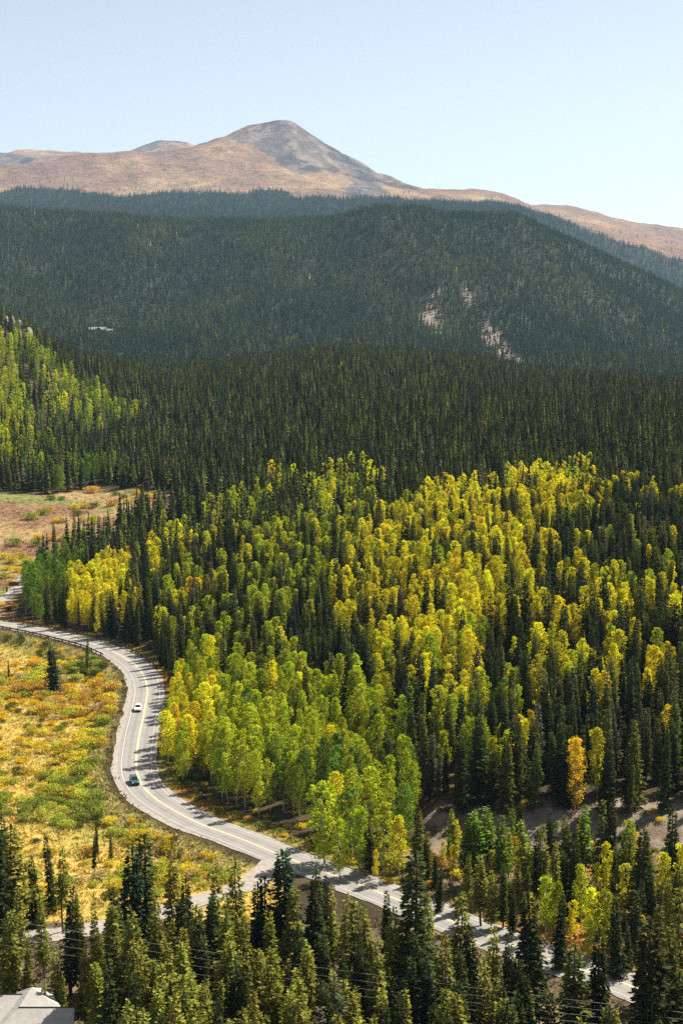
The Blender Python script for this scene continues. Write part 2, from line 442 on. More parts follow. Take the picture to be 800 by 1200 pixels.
def trunk_spruce(seed, H=16):
    r = np.random.default_rng(seed); zs = np.linspace(-.6, H - .4, 7); b = r.normal(size=2) * .06
    P = [(b[0] * math.sin(z / H * 3), b[1] * math.sin(z / H * 3), z) for z in zs]
    return tube_np([(P, [.24 * (1 - .92 * i / 6) + .015 for i in range(7)])])
def trunk_limbs(seed, H, ends, r0=.15, zlo=.75, rl=.035):
    r = np.random.default_rng(seed); zs = np.linspace(-.6, H - .6, 7)
    P = [(.12 * math.sin(z * .5 + seed), .12 * math.cos(z * .4 + seed) - .12, z) for z in zs]
    paths = [(P, [r0 * (1 - .85 * i / 6) + .012 for i in range(7)])]
    for a, c in ends:
        c = np.array(c); a = np.array(a); m = (a + c) / 2 + np.array([0, 0, -.1])
        paths.append(([a, m, c], [rl, rl * .7, rl * .35]))
    return tube_np(paths, 5)

SPR = []; SPR_T = []
for i, (R, droop, gap, lv, z0) in enumerate([(2.3, .40, .05, 44, 1.0), (2.0, .35, .10, 42, 1.4), (2.6, .45, .08, 40, .8), (1.8, .30, .12, 46, 2.0), (2.2, .5, .16, 38, 1.6), (2.9, .42, .06, 42, .6)]):
    V, Q, A = spruce_arrays(100 + i, R=R, droop=droop, gap=gap, levels=lv, z0=z0)
    SPR.append((V, Q, A)); SPR_T.append(trunk_spruce(100 + i))
PIN = []; PIN_T = []
for i, (R, z0, n) in enumerate([(2.1, 2.4, .22), (1.9, 3.4, .28), (2.4, 1.8, .2), (1.7, 4.2, .3)]):
    V, Q, A, L = pine_arrays(200 + i, R=R, z0=z0, gap=n); PIN.append((V, Q, A)); PIN_T.append(trunk_limbs(200 + i, 15, L, .17))
ASP = []; ASP_T = []
for i, (R, z0, cl) in enumerate([(1.6, 2.0, 40), (1.4, 2.4, 34), (1.85, 1.8, 44), (1.25, 2.2, 34), (1.6, 2.6, 30), (1.5, 1.5, 28), (1.15, 3.0, 30)]):
    V, Q, A, C = aspen_arrays(300 + i, R=R, z0=z0, clumps=cl)
    ASP.append((V, Q, A)); ASP_T.append(trunk_limbs(300 + i, 14, [((0, 0, max(1.5, c[2] - 1.4 - .3 * abs(c[0]))), c[:3]) for c in C[:-1:3]], .13))
SHR = [shrub_arrays(400 + i, R=1.6 + .1 * i, H=1.5 + .15 * i, lobes=8 + i) for i in range(4)]

def crown_mesh(name, A, mat): return mesh_np(name, A[0], A[1], [mat], None, A[2])
SPR_M = [crown_mesh('spruce_crown', a, M_CON) for a in SPR]; SPR_TM = [mesh_np('spruce_trunk', v, q, [M_BARK], smooth=True) for v, q in SPR_T]
PIN_M = [crown_mesh('pine_crown', a, M_CON) for a in PIN]; PIN_TM = [mesh_np('pine_trunk', v, q, [M_BARK], smooth=True) for v, q in PIN_T]
ASP_M = [crown_mesh('aspen_crown', a, M_LEAF) for a in ASP]; ASP_TM = [mesh_np('aspen_trunk', v, q, [M_ABARK], smooth=True) for v, q in ASP_T]
SHR_M = [crown_mesh('shrub_crown', a, M_SHR) for a in SHR]
def joined(name, A, Tk, mat, bark):
    V = np.vstack([A[0], Tk[0]]); Q = np.vstack([A[1], Tk[1] + len(A[0])]); nt_ = len(Tk[1])
    at = {k_: (d, ty, np.concatenate([arr, np.full(nt_, .5, np.float32)])) for k_, (d, ty, arr) in A[2].items()}
    return mesh_np(name, V, Q, [mat, bark], np.r_[np.zeros(len(A[1])), np.ones(nt_)], at)

# ------------------------------------------------------------------ scattering with geometry nodes (stuff)
def src(name, me): return bpy.data.objects.new(name, me)
def scatter(name, P, size, rotz, variant, tint, sources, label, cat):
    me = bpy.data.meshes.new(name); me.vertices.add(len(P)); me.vertices.foreach_set('co', np.asarray(P, np.float32).ravel())
    for n, ty, arr in (('size', 'FLOAT_VECTOR', size), ('rotz', 'FLOAT', rotz), ('variant', 'INT', variant), ('tint', 'FLOAT_COLOR', tint)):
        a = me.attributes.new(n, ty, 'POINT')
        a.data.foreach_set({'FLOAT_VECTOR': 'vector', 'FLOAT_COLOR': 'color'}.get(ty, 'value'), np.ascontiguousarray(arr, np.int32 if ty == 'INT' else np.float32).ravel())
    o = link(name, me); g = bpy.data.node_groups.new(name, 'GeometryNodeTree')
    g.interface.new_socket('Geometry', in_out='INPUT', socket_type='NodeSocketGeometry'); g.interface.new_socket('Geometry', in_out='OUTPUT', socket_type='NodeSocketGeometry')
    gi = g.nodes.new('NodeGroupInput'); go = g.nodes.new('NodeGroupOutput'); iop = g.nodes.new('GeometryNodeInstanceOnPoints'); ji = g.nodes.new('GeometryNodeJoinGeometry')
    for s_ in reversed(sources):
        oi = g.nodes.new('GeometryNodeObjectInfo'); oi.inputs[0].default_value = s_; oi.inputs['As Instance'].default_value = False
        gti = g.nodes.new('GeometryNodeGeometryToInstance'); g.links.new(oi.outputs['Geometry'], gti.inputs[0]); g.links.new(gti.outputs[0], ji.inputs[0])
    def attr(n, ty):
        a = g.nodes.new('GeometryNodeInputNamedAttribute'); a.data_type = ty; a.inputs[0].default_value = n; return a.outputs[0]
    cx = g.nodes.new('ShaderNodeCombineXYZ'); g.links.new(attr('rotz', 'FLOAT'), cx.inputs[2])
    g.links.new(gi.outputs[0], iop.inputs['Points']); g.links.new(ji.outputs[0], iop.inputs['Instance']); iop.inputs['Pick Instance'].default_value = True
    g.links.new(attr('variant', 'INT'), iop.inputs['Instance Index']); g.links.new(cx.outputs[0], iop.inputs['Rotation']); g.links.new(attr('size', 'FLOAT_VECTOR'), iop.inputs['Scale'])
    g.links.new(iop.outputs[0], go.inputs[0])
    md = o.modifiers.new('scatter', 'NODES'); md.node_group = g
    tag(o, label, cat, kind='stuff'); return o

# ------------------------------------------------------------------ masks in the photo's view
NEAR_MEADOW = [(-300, 742), (0, 742), (60, 752), (120, 775), (145, 800), (146, 830), (138, 870), (134, 900), (150, 935), (180, 962), (240, 990), (305, 1010), (312, 1022), (250, 1046), (100, 1078), (-300, 1095)]
UP_MEADOW = [(-400, 560), (0, 578), (60, 580), (110, 574), (165, 573), (207, 576), (210, 600), (165, 606), (150, 618), (125, 640), (75, 652), (50, 672), (28, 690), (15, 724), (-400, 700)]
SCREE = [[(495, 372), (508, 338), (514, 342), (512, 372), (520, 400), (500, 390)], [(541, 335), (556, 345), (565, 372), (580, 385), (605, 415), (612, 424), (570, 416), (556, 380)]]
PEAKROCK = [(268, 163), (300, 148), (330, 139), (352, 140), (395, 172), (440, 198), (500, 222), (420, 214), (400, 200), (340, 204), (325, 185), (300, 172)]
GREYDOME = [(395, 228), (415, 206), (440, 216), (450, 232)]
RIGHTROCK = [(600, 262), (640, 256), (690, 270), (735, 298), (700, 292), (650, 285)]
M1ROCK = [(150, 178), (185, 163), (207, 160), (225, 165), (232, 170), (205, 166), (180, 176)]
M0ROCK = [(-300, 178), (0, 178), (45, 184), (20, 196), (-300, 200)]
CUT = 488
def lerp3(a, b, t): return a + (np.array(b) - a) * t[..., None]
def ground_color(x, y, z):
    px, py = project(x, y, z)
    n1 = fbm(x / 14, y / 14, 4, 71); n2 = fbm(x / 5, y / 5, 3, 72); n3 = fbm(x / 40, y / 60, 3, 73)
    c = np.zeros(x.shape + (3,)) + np.array([.055, .042, .022])
    c = lerp3(c, [.11, .08, .035], sstep(-.1, .5, n1))
    d, i, s = near_line(ROAD, x, y); d = d.reshape(x.shape); s = s.reshape(x.shape)
    nr = y < 720
    # near meadow
    m = np.where((s < 0) & nr & (y > 255) & (px < 330), sstep(6.5, 9, d), 0)
    mc = np.zeros_like(c) + np.array([.52, .37, .085])
    mc = lerp3(mc, [.50, .29, .075], sstep(.1, .45, n3))
    mc = lerp3(mc, [.34, .29, .07], sstep(.05, .4, n1) * .8)
    mc = lerp3(mc, [.38, .30, .17], sstep(.25, .5, n2 + .5 * n3) * .6)
    mc = lerp3(mc, [.42, .33, .24], sstep(.1, .35, n1 + n3) * sstep(330, 300, y) * .0)
    mc = lerp3(mc, [.31, .27, .10], (1 - sstep(9, 18, d)) * .8)
    c = lerp3(c, np.zeros(3), m * 0) * (1 - m[..., None]) + mc * m[..., None]
    # lower upper-left: valley meadow beyond the road
    um = pip(UP_MEADOW, px + 5 * n1, py + 2 * n2) & (y > 500) & (y < 1050)
    uc = np.zeros_like(c) + np.array([.23, .13, .075])
    uc = lerp3(uc, [.34, .24, .11], sstep(0, .3, n3 + .3 * n1))
    uc = lerp3(uc, [.20, .21, .075], sstep(.12, .3, fbm(x / 90, y / 26, 3, 77)))
    uc = lerp3(uc, [.36, .26, .07], sstep(.1, .4, n1) * sstep(700, 620, y))
    c = np.where(um[..., None], uc, c)
    # verge along the far road edge
    v = np.where((s > 0) & nr, (1 - sstep(8.5, 11, d + n2)) * sstep(5, 6, d), 0)
    vc = lerp3(np.zeros_like(c) + np.array([.26, .22, .055]), [.36, .21, .06], sstep(0, .3, n1))
    c = c * (1 - v[..., None]) + vc * v[..., None]
    # open stand between road and bank, right
    r = (s > 0) & (px > 470) & (y < 299)
    rc = lerp3(np.zeros_like(c) + np.array([.20, .15, .08]), [.40, .21, .05], sstep(.0, .3, n1)); rc = lerp3(rc, [.36, .30, .24], sstep(.1, .4, n3 + n2 * .5))
    c = np.where(r[..., None] & (d > 6)[..., None], rc, c)
    b = sstep(488, 512, px) * sstep(296, 300, y + 3 * n1) * (1 - sstep(314, 322, y + 4 * n1)) * (nr & (s > 0))
    bc = lerp3(np.zeros_like(c) + np.array([.26, .21, .17]), [.17, .125, .09], sstep(-.1, .4, n2))
    c = c * (1 - b[..., None]) + bc * b[..., None]
    f = (s <= 0) & (y < 262)
    c = np.where(f[..., None], lerp3(np.zeros_like(c) + np.array([.13, .10, .055]), [.26, .2, .11], sstep(0, .4, n1)), c)
    # ridges
    far = y > 2200
    fc = lerp3(np.zeros_like(c) + np.array([.022, .030, .016]), [.035, .038, .02], sstep(0, .4, fbm(x / 90, y / 200, 3, 80)))
    for sc in SCREE:
        k_ = pip(sc, px + 9 * n3 + 5 * n1, py + 7 * n1) & (n1 + n3 > -.4) & (y > 2300) & (y < 4300)
        fc = np.where(k_[..., None], lerp3(np.zeros_like(c) + np.array([.19, .155, .135]), [.26, .21, .17], sstep(0, .3, n1)), fc)
    bare = treeline(x, y, px, py)
    q1 = fbm(x / 260, y / 500, 5, 81); q2 = fbm(x / 60, y / 160, 4, 82)
    tc = lerp3(np.zeros_like(c) + np.array([.30, .185, .12]), [.26, .155, .115], sstep(-.05, .35, q1))
    tc = lerp3(tc, [.42, .29, .16], sstep(.05, .4, -q1 + .5 * q2) * .8)
    tc = lerp3(tc, [.20, .14, .10], sstep(.15, .45, q2) * .6); q3 = fbm(x / 36, y / 30, 3, 83); tc = tc * (1 + .35 * q3[..., None])
    rockc = lerp3(np.zeros_like(c) + np.array([.15, .125, .115]), [.27, .21, .18], sstep(0, .3, q2)); rockc = lerp3(rockc, [.085, .075, .078], sstep(.05, .3, q1 - q2 * .6))
    rockc = rockc * (1 + .55 * fbm(x / 40 + y / 300, y / 60, 3, 84)[..., None])
    wx, wy = px + 10 * q1, py + 5 * q2
    rk = ((pip(PEAKROCK, wx, wy) & (y > 9000)) | (pip(GREYDOME, wx, wy) & (y < 9500)) | (pip(RIGHTROCK, px + 6 * q2, py + 6 * q1) & (y < 9500)) | (pip(M1ROCK, px, py + 2 * q2) & (y > 12000)) | (pip(M0ROCK, px, py + 3 * q2) & (y > 11000)))
    tc = np.where(rk[..., None], rockc, tc)
    fc = fc * (1 - bare[..., None]) + tc * bare[..., None]
    return np.where(far[..., None], fc, c)
def treeline(x, y, px, py):
    """1 above the tree line of the far mountains"""
    tl = np.interp(px, [-420, 0, 20, 60, 110, 150, 180, 240, 280, 330, 345, 400, 440, 520, 545, 580, 640, 700, 760, 800, 1220],
                   [228, 226, 219, 221, 225, 230, 226, 225, 226, 223, 232, 231, 232, 237, 239, 236, 252, 276, 292, 306, 340])
    w = 4 * fbm(x / 110, y / 300, 3, 90) + 2 * fbm(x / 30, y / 60, 2, 91)
    b = sstep(1.2, -1.2, py - tl + w) * (y > 5600)
    return np.where(y > 9100, 1.0, b)

def terrain(name, y0, y1, ystep, cstep, disp=0):
    ys = np.exp(np.arange(math.log(y0), math.log(y1) + ystep * .5, ystep)); ys[-1] = y1
    cs = np.arange(-424, 1225, cstep)
    Y, C_ = np.meshgrid(ys, cs, indexing='ij')
    X = (C_ - 400) / F * Y * CP
    Z = height(X, Y)
    col = ground_color(X.ravel(), Y.ravel(), Z.ravel())
    ny, nc = Y.shape
    a = (np.arange(ny - 1)[:, None] * nc + np.arange(nc - 1)[None, :]).ravel()
    Q = np.stack([a, a + 1, a + nc + 1, a + nc], 1)
    me = mesh_np(name, np.stack([X, Y, Z], -1).reshape(-1, 3), Q, [M_GROUND if y0 < 5000 else M_MOUNT], None,
                 {'cover': ('POINT', 'FLOAT_COLOR', np.c_[col, np.ones(len(col))].astype(np.float32))}, True)
    return link(name, me)
def ground_mat(name, s1, s2, bump, dist):
    m, t, o = nt(name); b = N(t, 'ShaderNodeBsdfPrincipled'); b.inputs['Roughness'].default_value = .95; b.inputs['Specular IOR Level'].default_value = .1
    at = N(t, 'ShaderNodeAttribute', attribute_type='GEOMETRY', attribute_name='cover'); v = objvec(t)
    n1 = noise(t, s1, 6, .7, v); n2 = noise(t, s2, 5, .65, v)
    c = mixrgb(t, at.outputs['Color'], ramp(t, n1, [(.28, (.45, .45, .42)), (.5, (1, 1, 1)), (.75, (1, .93, .8))]), 1.0, 'MULTIPLY')
    c = mixrgb(t, c, ramp(t, n2, [(.3, (.62, .62, .6)), (.6, (1, 1, 1))]), .8, 'MULTIPLY')
    t.links.new(c, b.inputs['Base Color'])
    bp = N(t, 'ShaderNodeBump'); bp.inputs['Strength'].default_value = bump; bp.inputs['Distance'].default_value = dist
    t.links.new(n1, bp.inputs['Height']); t.links.new(bp.outputs[0], b.inputs['Normal']); t.links.new(b.outputs[0], o.inputs[0]); return m
M_GROUND = ground_mat('meadow_ground', 1.4, .3, .8, .5)
M_MOUNT = ground_mat('mountain_ground', .022, .006, 1.0, 40)
tag(terrain('ground', 5, 2300, .0062, 6), 'valley floor with golden meadows and forested lower hillsides', 'ground', kind='structure')
tag(terrain('forest_ridge_hill', 2300, 5700, .008, 8), 'long dark forested ridge in the middle distance', 'hill', kind='structure')
tag(terrain('mountain', 5700, 15000, .0045, 5), 'bare tan mountain with a rounded grey peak', 'mountain', kind='structure')

# ------------------------------------------------------------------ road surfaces
def ribbon(name, L, LZ, o0, o1, dz, mat, nseg=2, i0=0, i1=None, wob=0, dash=None, near_cut=None):
    bend = np.clip(sstep(520, 470, L[:, 1]) * sstep(295, 330, L[:, 1]), 0, 1)
    L = L[i0:i1]; LZ = LZ[i0:i1]
    T = norm(np.gradient(L, axis=0)); Nn = np.c_[-T[:, 1], T[:, 0]]
    ks = np.linspace(0, 1, nseg + 1); n = len(L)
    w = wob * fbm(np.arange(n) / 6., np.zeros(n), 3, hash(name) % 97 if False else len(name)) if wob else np.zeros(n)
    V = []; A = []
    for k_ in ks:
        off = (o0 + (o1 - o0) * k_) * np.ones(n)
        if near_cut is not None: off = np.where(off < -near_cut, -near_cut + (off + near_cut) * bend, off)
        e = w if (k_ == 0 and abs(o0) > abs(o1)) else (-w if k_ == 1 and wob else 0 * w)
        P = L + Nn * (off + e)[:, None]
        V.append(np.c_[P, LZ + dz]); A.append(off)
    V = np.stack(V, 1); A = np.stack(A, 1); m = nseg + 1
    idx = [i for i in range(n - 1) if dash is None or (i % dash[0]) < dash[1]]
    a = (np.array(idx)[:, None] * m + np.arange(nseg)[None, :]).ravel()
    me = mesh_np(name, V.reshape(-1, 3), np.stack([a, a + 1, a + m + 1, a + m], 1), [mat], None, {'across': ('POINT', 'FLOAT', A.ravel().astype(np.float32))})
    # face up
    if len(me.polygons) and me.polygons[0].normal.z < 0: me.flip_normals()
    return link(name, me)
def asphalt():
    m, t, o = nt('weathered_asphalt'); b = N(t, 'ShaderNodeBsdfPrincipled'); b.inputs['Roughness'].default_value = .85; v = objvec(t)
    c = ramp(t, noise(t, .25, 6, .65, v), [(.3, (.20, .187, .172)), (.7, (.265, .25, .232))])
    c = mixrgb(t, c, ramp(t, noise(t, 9, 4, .7, v), [(.3, (.8, .8, .8)), (.7, (1, 1, 1))]), .7, 'MULTIPLY')
    ac = N(t, 'ShaderNodeAttribute', attribute_type='GEOMETRY', attribute_name='across').outputs['Fac']
    s1 = N(t, 'ShaderNodeMath', operation='ABSOLUTE'); t.links.new(ac, s1.inputs[0])
    s2 = N(t, 'ShaderNodeMath', operation='PINGPONG'); s2.inputs[1].default_value = .9; t.links.new(s1.outputs[0], s2.inputs[0])
    c = mixrgb(t, c, ramp(t, s2.outputs[0], [(.1, (.78, .78, .78)), (.55, (1, 1, 1))]), .9, 'MULTIPLY')
    # tar-sealed cracks
    vo = N(t, 'ShaderNodeTexVoronoi', feature='DISTANCE_TO_EDGE'); vo.inputs['Scale'].default_value = .12; t.links.new(v, vo.inputs['Vector'])
    c = mixrgb(t, c, ramp(t, vo.outputs[0], [(.003, (.5, .5, .5)), (.008, (1, 1, 1))]), .45, 'MULTIPLY')
    t.links.new(c, b.inputs['Base Color']); t.links.new(b.outputs[0], o.inputs[0]); return m
M_ASPH = asphalt()
M_GRAVEL = simple('road_gravel', (.275, .245, .215), .95, 0, .3, 1.2, .1)
M_WLINE = simple('worn_white_paint', (.56, .54, .49), .6, 0, .2, 2)
M_YLINE = simple('worn_yellow_paint', (.55, .47, .29), .6, 0, .2, 2)
gs = ribbon('gravel_shoulder', ROAD, ROADZ, -6.1, 5.2, -.03, M_GRAVEL, 8, wob=.6, near_cut=5.0); tag(gs, 'pale gravel shoulder along both edges of the curving road', 'gravel shoulder', kind='structure')
rd = ribbon('road', ROAD, ROADZ, -4.5, 4.4, .0, M_ASPH, 24); tag(rd, 'two-lane grey asphalt road curving through the valley', 'road', kind='structure')
for nm, a, b, mt, lb in (('road_edge_line', -3.72, -3.59, M_WLINE, 'white edge line along the meadow side of the road'), ('road_edge_line', 3.59, 3.72, M_WLINE, 'white edge line along the forest side of the road'),
                     ('road_centre_line', -.27, -.07, M_YLINE, 'yellow centre line stripe nearer the meadow'), ('road_centre_line', .07, .27, M_YLINE, 'yellow centre line stripe nearer the forest')):
    tag(ribbon(nm, ROAD, ROADZ, a, b, .006, mt, 1), lb, 'road marking', kind='structure')
tag(ribbon('gravel_side_road', SIDE, SIDEZ, -2.9, 2.9, .025, M_GRAVEL, 4, wob=.7), 'gravel side road leaving the paved road behind the foreground spruces', 'gravel road', kind='structure')
tag(ribbon('gravel_pullout_path', SPUR, SPURZ, -3.1, 3.1, .02, M_GRAVEL, 4, wob=.8), 'pale gravel pullout beyond the road at the meadow edge', 'gravel path', kind='structure')

# ------------------------------------------------------------------ guardrails, posts, signs
M_STEEL = simple('weathered_steel', (.085, .055, .04), .7, .3, .3, 4); M_WOODP = simple('dark_wood_post', (.09, .062, .04), .9, 0, .3, 8)
def road_index(px, py):
    p = ray_ground(px, py, base_h); return int(near_line(ROAD, [p[0]], [p[1]])[1][0])
def guardrail(i0, i1, off, label):
    L = ROAD[i0:i1]; T = norm(np.gradient(L, axis=0)); Nn = np.c_[-T[:, 1], T[:, 0]]; P = L + Nn * off; Z = ROADZ[i0:i1]
    mid = len(P) // 2; o3 = (P[mid, 0], P[mid, 1], Z[mid]); g = empty('guardrail', o3)
    prof = [(0, .42), (.06, .50), (.0, .58), (.0, .66), (.06, .76), (0, .86), (-.08, .86), (-.08, .42)]
    sg = -1 if off < 0 else 1; V = []; Q = []
    st = list(range(0, len(P), 2))
    for q in st:
        for a, h in prof: V.append((P[q, 0] - Nn[q, 0] * a * sg - o3[0], P[q, 1] - Nn[q, 1] * a * sg - o3[1], Z[q] - o3[2] + h))
    n = len(prof)
    for q in range(len(st) - 1):
        for k_ in range(n): Q.append((q * n + k_, q * n + (k_ + 1) % n, (q + 1) * n + (k_ + 1) % n, (q + 1) * n + k_))
    link('rail', mesh_np('rail', V, Q, [M_STEEL]), g)
    pm = None
    for q in range(0, len(P), 4):
        loc = Vector((P[q, 0] + Nn[q, 0] * .16 * sg - o3[0], P[q, 1] + Nn[q, 1] * .16 * sg - o3[1], Z[q] - o3[2]))
        if pm is None: po = Bld().box((0, 0, .2), (.3, .3, 1.7), 0, .02).build('post', M_WOODP, g); pm = po
        else: po = pm.copy(); COL.objects.link(po); po.parent = g
        po.location = loc; po.rotation_euler = (0, 0, math.atan2(T[q, 1], T[q, 0]))
    tag(g, label, 'guardrail'); return g
ia = road_index(-40, 728); ib = road_index(140, 769); ic = road_index(165, 786)
guardrail(ia, ib, -5.6, 'dark guardrail on posts along the meadow side of the road bend')
guardrail(ia, ic, 5.4, 'dark guardrail on posts along the tree side of the road bend')
def gpt(px, py): return ray_ground(px, py, height)
p = gpt(17, 696); t = empty('trail_sign', (p[0], p[1], float(height(p[0], p[1]))), .15)
M_BROWN = simple('brown_sign_wood', (.10, .055, .032), .8, 0, .25, 6)
Bld().box((0, 0, 1.6), (.24, .24, 4.2), 0, .02).build('post', M_WOODP, t); Bld().box((0, -.18, 4.0), (4.0, .12, 1.5), 0, .02).build('sign_board', M_BROWN, t)
Bld().box((0, -.17, 4.83), (4.3, .3, .14), 0, .02).build('cap_board', M_WOODP, t)
tag(t, 'brown wooden board sign on a single post beside the gravel pullout', 'sign')
p = gpt(8.5, 694); t = empty('marker_post', (p[0], p[1], float(height(p[0], p[1]))))
Bld().box((0, 0, .9), (.75, .55, 2.2), 0, .05).build('post', M_BROWN, t); Bld().box((0, 0, 2.05), (.9, .7, .12), 0, .02).build('cap', M_WOODP, t)
tag(t, 'short stout brown post left of the wooden board sign', 'post')
ip = road_index(397, 1030); T_ = norm(ROAD[ip + 1] - ROAD[ip - 1]); p = ROAD[ip] + np.array([-T_[1], T_[0]]) * -5.3
t = empty('road_marker_post', (p[0], p[1], ROADZ[ip])); Bld().box((0, 0, .6), (.09, .05, 1.5), 0, .01).build('post', M_WOODP, t); Bld().box((0, -.04, 1.4), (.14, .02, .24)).build('reflector', M_STEEL, t)
tag(t, 'thin dark marker post at the road edge above the foreground spruce tops', 'post')

# ------------------------------------------------------------------ cars
M_GLASS = simple('car_glass', (.012, .014, .018), .08, 0, .1, 1, .8); M_TYRE = simple('tyre_rubber', (.02, .02, .02), .9); M_RIM = simple('wheel_alloy', (.45, .45, .46), .35, .8)
M_DARK = simple('black_trim', (.02, .02, .022), .5); M_LAMP = simple('lamp_lens', (.7, .7, .68), .15); M_TAIL = simple('tail_lens', (.35, .02, .02), .2)
def car(name, loc, rz, paint, label, pick=False):
    c = empty(name, loc, rz); W = .93
    b = Bld(); b.prism([(-2.28, .36), (-2.36, .62), (-2.33, .98), (-2.2, 1.08), (.95, 1.08), (1.7, 1.02), (2.2, .9), (2.36, .7), (2.34, .36)], -W, W)
    bmesh.ops.bevel(b.bm, geom=list(b.bm.edges), offset=.06, segments=2, affect='EDGES', profile=.6); b.build('body', paint, c, False)
    x0, x1, u0, u1 = -2.2, .98, -1.92, .12; wb, wt, zb, zt = .88, .70, 1.06, 1.70
    b = Bld(); v = [(x0, -wb, zb), (x1, -wb, zb), (x1, wb, zb), (x0, wb, zb), (u0, -wt, zt), (u1, -wt, zt), (u1, wt, zt), (u0, wt, zt)]
    vs = [b.bm.verts.new(q) for q in v]
    for f in ((0, 3, 2, 1), (4, 5, 6, 7), (0, 1, 5, 4), (1, 2, 6, 5), (2, 3, 7, 6), (3, 0, 4, 7)): b.bm.faces.new([vs[i] for i in f])
    bmesh.ops.bevel(b.bm, geom=list(b.bm.edges), offset=.05, segments=2, affect='EDGES', profile=.6); b.build('cabin', paint, c)
    def pane(nm, q, m0=.1, m1=.12):
        A, B_, C_, D_ = [Vector(v[i]) for i in q]; nr = (B_ - A).cross(D_ - A).normalized() * .012
        pt = lambda s_, t_: (A * (1 - s_) + B_ * s_) * (1 - t_) + (D_ * (1 - s_) + C_ * s_) * t_ + nr
        Bld().face([pt(m0, m1), pt(1 - m0, m1), pt(1 - m0, 1 - m1), pt(m0, 1 - m1)]).build(nm, M_GLASS, c)
    pane('windshield', (1, 2, 6, 5), .07, .06); pane('rear_window', (3, 0, 4, 7)); pane('side_window', (0, 1, 5, 4), .07, .16); pane('side_window', (2, 3, 7, 6), .07, .16)
    for sx in (-1.42, 1.45):
        for sy in (-1, 1):
            w = Bld().tube([(sx, sy * (W - .2), .34), (sx, sy * (W + .02), .34)], .345, 18).build('wheel', M_TYRE, c)
            Bld().tube([(sx, sy * (W + .02), .34), (sx, sy * (W + .035), .34)], .21, 14).build('rim', M_RIM, w)
    for sy in (-1, 1):
        Bld().box((2.26, sy * .68, .78), (.2, .38, .17), 0, .03).build('headlight', M_LAMP, c)
        Bld().box((-2.3, sy * .76, .9), (.14, .26, .24), 0, .03).build('tail_light', M_TAIL, c)
        Bld().box((.78, sy * 1.0, 1.15), (.16, .22, .15), 0, .03).build('mirror', M_DARK, c)
    Bld().box((2.34, 0, .72), (.06, .9, .2), 0, .02).build('grille', M_DARK, c); Bld().box((2.33, 0, .42), (.14, 1.7, .18), 0, .03).build('front_bumper', M_DARK, c)
    Bld().box((-2.33, 0, .45), (.14, 1.7, .2), 0, .03).build('rear_bumper', M_DARK, c)
    for sy in (-.55, .55): Bld().tube([(-1.7, sy, 1.75), (-.1, sy, 1.75)], .025, 6).build('roof_rail', M_DARK, c)
    tag(c, label, 'car'); return c
M_WHITE = simple('white_car_paint', (.82, .82, .80), .25, 0, .03, 1, .6); M_TEAL = simple('teal_car_paint', (.022, .10, .095), .25, .2, .05, 1, .6)
def car_on_road(px, py, off, *a):
    i = road_index(px, py); T = norm(ROAD[i + 3] - ROAD[i - 3]); q = ROAD[i] + np.array([-T[1], T[0]]) * off
    return car(a[0], (q[0], q[1], ROADZ[i] + .005), math.atan2(T[1], T[0]), *a[1:])
car_on_road(169, 834, -1.85, 'white_car', M_WHITE, 'white car driving down the road bend towards the viewer')
car_on_road(165, 919, -1.6, 'teal_car', M_TEAL, 'dark teal car in the road beside the shadows of trees')

# ------------------------------------------------------------------ houses
def shingle(name, col):
    m, t, o = nt(name); b = N(t, 'ShaderNodeBsdfPrincipled'); b.inputs['Roughness'].default_value = .9; v = objvec(t)
    mp = N(t, 'ShaderNodeMapping'); mp.inputs['Scale'].default_value = (1, 1, 2.2); t.links.new(v, mp.inputs[0])
    br = N(t, 'ShaderNodeTexBrick'); br.inputs['Scale'].default_value = 3.2; br.inputs['Mortar Size'].default_value = .02
    br.inputs[1].default_value = (*[q * 1.12 for q in col], 1); br.inputs[2].default_value = (*[q * .85 for q in col], 1); br.inputs[3].default_value = (*[q * .55 for q in col], 1)
    sx = N(t, 'ShaderNodeSeparateXYZ'); t.links.new(v, sx.inputs[0]); ad = N(t, 'ShaderNodeMath', operation='ADD'); t.links.new(sx.outputs[0], ad.inputs[0]); t.links.new(sx.outputs[1], ad.inputs[1])
    cb = N(t, 'ShaderNodeCombineXYZ'); t.links.new(ad.outputs[0], cb.inputs[0]); ml = N(t, 'ShaderNodeMath', operation='MULTIPLY'); ml.inputs[1].default_value = 3; t.links.new(sx.outputs[2], ml.inputs[0]); t.links.new(ml.outputs[0], cb.inputs[1])
    t.links.new(cb.outputs[0], br.inputs[0])
    c = mixrgb(t, br.outputs[0], ramp(t, noise(t, 1.2, 5, .7, v), [(.3, (.75, .74, .72)), (.7, (1.0, 1.0, 1.0))]), 1, 'MULTIPLY')
    t.links.new(c, b.inputs['Base Color']); t.links.new(b.outputs[0], o.inputs[0]); return m
M_SHING = shingle('grey_shingles', (.47, .445, .42)); M_WALL = simple('tan_siding', (.28, .22, .16), .8, 0, .15, 2); M_TRIM = simple('fascia_trim', (.5, .47, .42), .6)
M_FARROOF = simple('pale_metal_roof', (.27, .265, .255), .5, 0, .15, .5)
hx, hz = unproj(37, 1157, 221.5); hx = float(hx); hz = float(hz); gz = float(height(hx, 221.5))
H_ = empty('house', (hx, 221.5, gz)); ap = hz - gz
